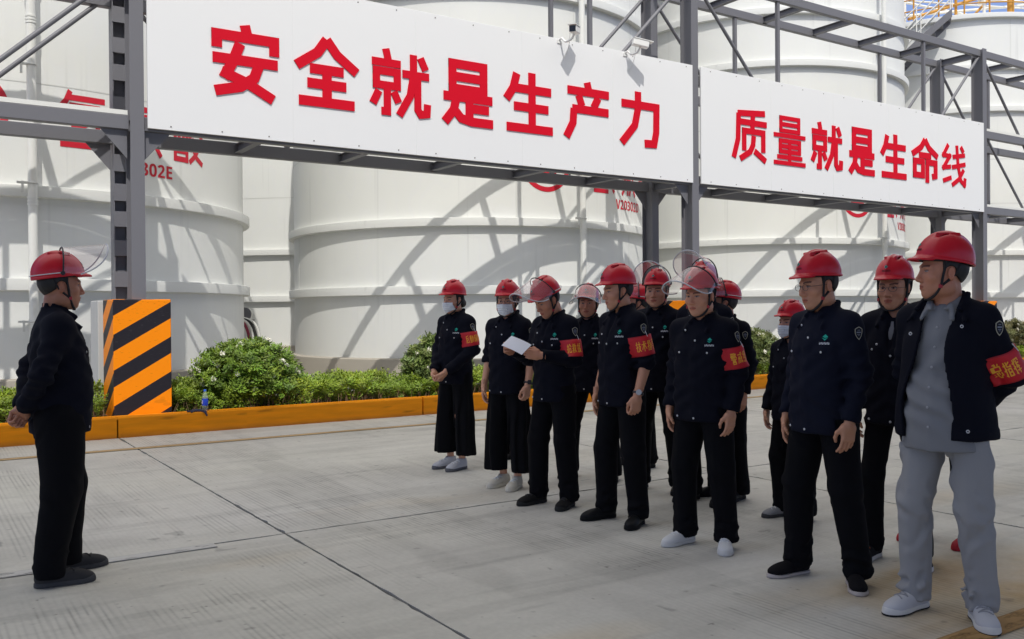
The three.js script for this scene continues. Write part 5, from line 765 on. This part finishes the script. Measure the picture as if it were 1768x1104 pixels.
// the lone man on the left faces the group
const people = [
  { label: 'man standing alone at left in dark work clothes, hands behind his back, helmet visor raised', x: 0.67, z: -5.47, yaw: 91 * D, total: 1.775, head: 1, tone: [0.30, 0.15, 0.10], w: 1.06, belly: 0.022, arms: ['back', 'back'], feet: [[0.13, 0.07, 0.12], [-0.13, -0.05, -0.12]], shoes: 'grey', visor: 0.1, headPitch: 0.0, slim: 1.24, taper: 0.8, seed: 3, shield: false, shoeScale: 1.03 },
  { label: 'masked woman at the far end, hands clasped in front, wearing silver sneakers', x: 4.19, z: -7.27, yaw: -75 * D, total: 1.735, head: 2, tone: [0.46, 0.27, 0.20], w: 0.98, arms: ['clasp', 'clasp'], feet: [[0.08, 0.04, 0.1], [-0.09, 0.02, -0.1]], shoes: 'silver', mask: true, bun: true, band: ['后勤保障', 0.0], headYaw: -2 * D, headPitch: 0.08, culottes: true, trousers: 'black', seed: 5 },
  { label: 'masked woman in glasses with wide black trousers, cream sneakers and a wrist watch', x: 4.08, z: -6.22, yaw: -66 * D, total: 1.70, head: 2, tone: [0.46, 0.27, 0.20], w: 0.98, arms: ['fistHang', 'hang'], feet: [[0.08, 0.02, 0.2], [-0.09, -0.02, -0.1]], shoes: 'cream', mask: true, glasses: true, longHair: true, rolled: true, watch: 'square', headYaw: 15 * D, headPitch: 0.06, culottes: true, seed: 7, bandAt: 0.8, band: ['后勤', 0.0] },
  { label: 'person in red helmet half hidden behind the masked woman in glasses', x: 4.98, z: -7.55, yaw: -86 * D, total: 1.72, head: 2, w: 0.95, culottes: true, shoes: 'black', seed: 9, headYaw: -10 * D },
  { label: 'man with lowered head reading a sheet of paper, clear visor raised before him', x: 3.98, z: -5.45, yaw: -80 * D, total: 1.715, head: 0, tone: [0.38, 0.20, 0.14], arms: ['readL', 'readR'], feet: [[0.13, 0.0, 0.35], [-0.14, 0.06, -0.1]], shoes: 'dark', visor: 0.32, band: ['抢救援', 0.01], headYaw: -8 * D, headPitch: 0.46, tee: 'greyTee', seed: 11, vee: 1.28, w: 1.0, bandAt: 0.68 },
  { label: 'older man facing the viewer with tinted raised visor, behind the man reading paper', x: 4.86, z: -6.15, yaw: -62 * D, total: 1.675, head: 0, tone: [0.33, 0.17, 0.115], feet: [[0.24, 0.02, 0.3], [-0.2, 0.0, -0.1]], shoes: 'black', visor: 0.75, headYaw: 12 * D, seed: 13, w: 0.97 },
  { label: 'tall man in profile with rolled sleeves, steel watch and an armband on his left arm', x: 4.04, z: -4.75, yaw: -91 * D, total: 1.755, head: 0, tone: [0.42, 0.235, 0.165], arms: ['fistHang', 'hang'], feet: [[0.145, 0.0, 0.55], [-0.145, 0.05, -0.1]], shoes: 'black', band: ['技术指导', 0.025], headYaw: -14 * D, headPitch: 0.12, rolled: true, watch: 'round', seed: 15, vee: 1.25 },
  { label: 'worker turned away with a raised visor, behind the tall man with the steel watch', x: 5.62, z: -6.35, yaw: -100 * D, total: 1.68, head: 0, visor: 0.05, headYaw: -30 * D, seed: 17 },
  { label: 'frowning stout man facing the viewer with visor tipped up, left of the smiling worker', x: 4.98, z: -5.42, yaw: -66 * D, total: 1.77, head: 1, tone: [0.42, 0.235, 0.165], w: 1.05, belly: 0.02, feet: [[0.17, 0.02, 0.3], [-0.15, 0.02, -0.1]], shoes: 'black', visor: 0.1, headYaw: 8 * D, seed: 19 },
  { label: 'smiling worker with lowered clear visor, white shoes and red armband', x: 4.02, z: -3.97, yaw: -76 * D, total: 1.70, head: 3, tone: [0.44, 0.25, 0.175], feet: [[0.145, 0.0, 0.5], [-0.135, 0.03, -0.2]], shoes: 'whiteS', visor: 0.55, band: ['警戒组', 0.03], headYaw: -4 * D, headPitch: 0.1, seed: 21, outsole: false, w: 1.08, slim: 1.06, bandAt: 0.66 },
  { label: 'worker whose helmet with high raised visor shows above the smiling worker', x: 4.95, z: -4.88, yaw: -72 * D, total: 1.80, head: 0, visor: 0.0, headYaw: -4 * D, seed: 23 },
  { label: 'worker turned away whose shoulder badge shows right of the smiling worker', x: 5.2, z: -4.9, yaw: -88 * D, total: 1.66, head: 0, visor: 0.2, headYaw: -40 * D, seed: 25, badgeZ: 0.7 },
  { label: 'short person with face half hidden by the looking down man, grey running shoes', x: 5.04, z: -4.14, yaw: -88 * D, total: 1.50, head: 2, tone: [0.45, 0.26, 0.19], w: 0.9, mask: true, shoes: 'greyRun', headYaw: -4 * D, seed: 27, longHair: true },
  { label: 'man in glasses looking down, buttoned dark jacket and black cloth shoes, second from the right', x: 4.02, z: -3.10, yaw: -96 * D, total: 1.745, head: 1, tone: [0.40, 0.225, 0.155], w: 1.04, belly: 0.012, feet: [[0.16, -0.05, 0.85], [-0.16, 0.05, -0.05]], shoes: 'cloth', headYaw: -10 * D, headPitch: 0.14, tee: 'white', glasses: true, seed: 29, jacket: 'navy2' },
  { label: 'slim man in glasses and grey tee behind the two foremost men', x: 4.66, z: -3.10, yaw: -74 * D, total: 1.735, head: 0, tone: [0.40, 0.225, 0.155], w: 0.97, feet: [[0.13, 0.0, 0.4], [-0.14, 0.02, -0.1]], shoes: 'skate', headYaw: -4 * D, headPitch: 0.08, tee: 'greyTee', glasses: true, seed: 31, vee: 1.22, slim: 0.86 },
  { label: 'worker in red shoes hidden behind the man in the grey shirt', x: 5.31, z: -3.22, yaw: -92 * D, total: 1.60, head: 0, feet: [[0.2, 0.02, 0.1], [-0.12, 0.1, -0.1]], shoes: 'red', seed: 33, slim: 0.9 },
  { label: 'man in profile with open dark jacket over grey shirt and pale grey trousers', x: 4.02, z: -2.42, yaw: -84 * D, total: 1.785, head: 1, tone: [0.37, 0.185, 0.125], w: 1.07, belly: 0.03, arms: ['back', 'back'], feet: [[0.145, -0.02, 0.6], [-0.145, 0.03, -0.15]], shoes: 'run', band: ['总指挥', -0.06], headYaw: -44 * D, headPitch: -0.03, open: true, trousers: 'trouserGrey', fold: 1.9, slim: 0.98, outsole: true, seed: 35, hem: 0.83, bandAt: 0.8, badgeZ: 0.6, shoeScale: 1.06 },
];
const made = people.map(person);
{ // the sheet of paper in the reading man's hands
  const r = made[4], g = new THREE.BoxGeometry(0.185, 0.001, 0.125, 12, 1, 8), P = g.attributes.position;
  for (let i = 0; i < P.count; i++) { const x = P.getX(i), z = P.getZ(i); P.setY(i, P.getY(i) + 0.012 * Math.cos(x * 12) + 0.006 * Math.sin(z * 14 + 1)); }
  g.computeVertexNormals(); r.updateMatrixWorld(true);
  const m = part('paper', g, W.paper); m.userData = { label: 'white sheet of paper held in both hands by the reading man', category: 'paper' };
  const loc = new THREE.Object3D(); loc.position.set(0.015, 1.235, 0.415); loc.rotation.set(0.62, 0, -0.45); loc.updateMatrix();
  m.applyMatrix4(r.matrixWorld.clone().multiply(loc.matrix));
}
{ // gloves left on the kerb
  const F = new Field([-0.16, -0.06, -0.1], [0.16, 0.06, 0.16], 0.005);
  F.add(ell([0, 0.01, 0], [0.075, 0.016, 0.04])).add(cap([0.03, 0.012, 0.02], [0.075, 0.0, 0.07], 0.016, 0.012)).add(cap([0.075, 0.0, 0.07], [0.09, -0.045, 0.088], 0.012, 0.011)).add(cap([-0.04, 0.012, 0.0], [-0.12, 0.008, 0.02], 0.016, 0.011)).add(cap([-0.02, 0.018, 0.02], [-0.085, 0.006, 0.055], 0.012, 0.009));
  F.map((d, x, y, z) => d + 0.006 * fbm(x * 30, y * 30, z * 30, 2));
  const gm = part('work_gloves', geoOf([F.mesh()]), std([0.035, 0.04, 0.075], 0.9)); gm.position.set(2.93, 0.245, ZK - 0.06); gm.userData = { label: 'crumpled dark blue work gloves lying on the orange kerb', category: 'gloves' };
}
renderer.render(scene, camera);
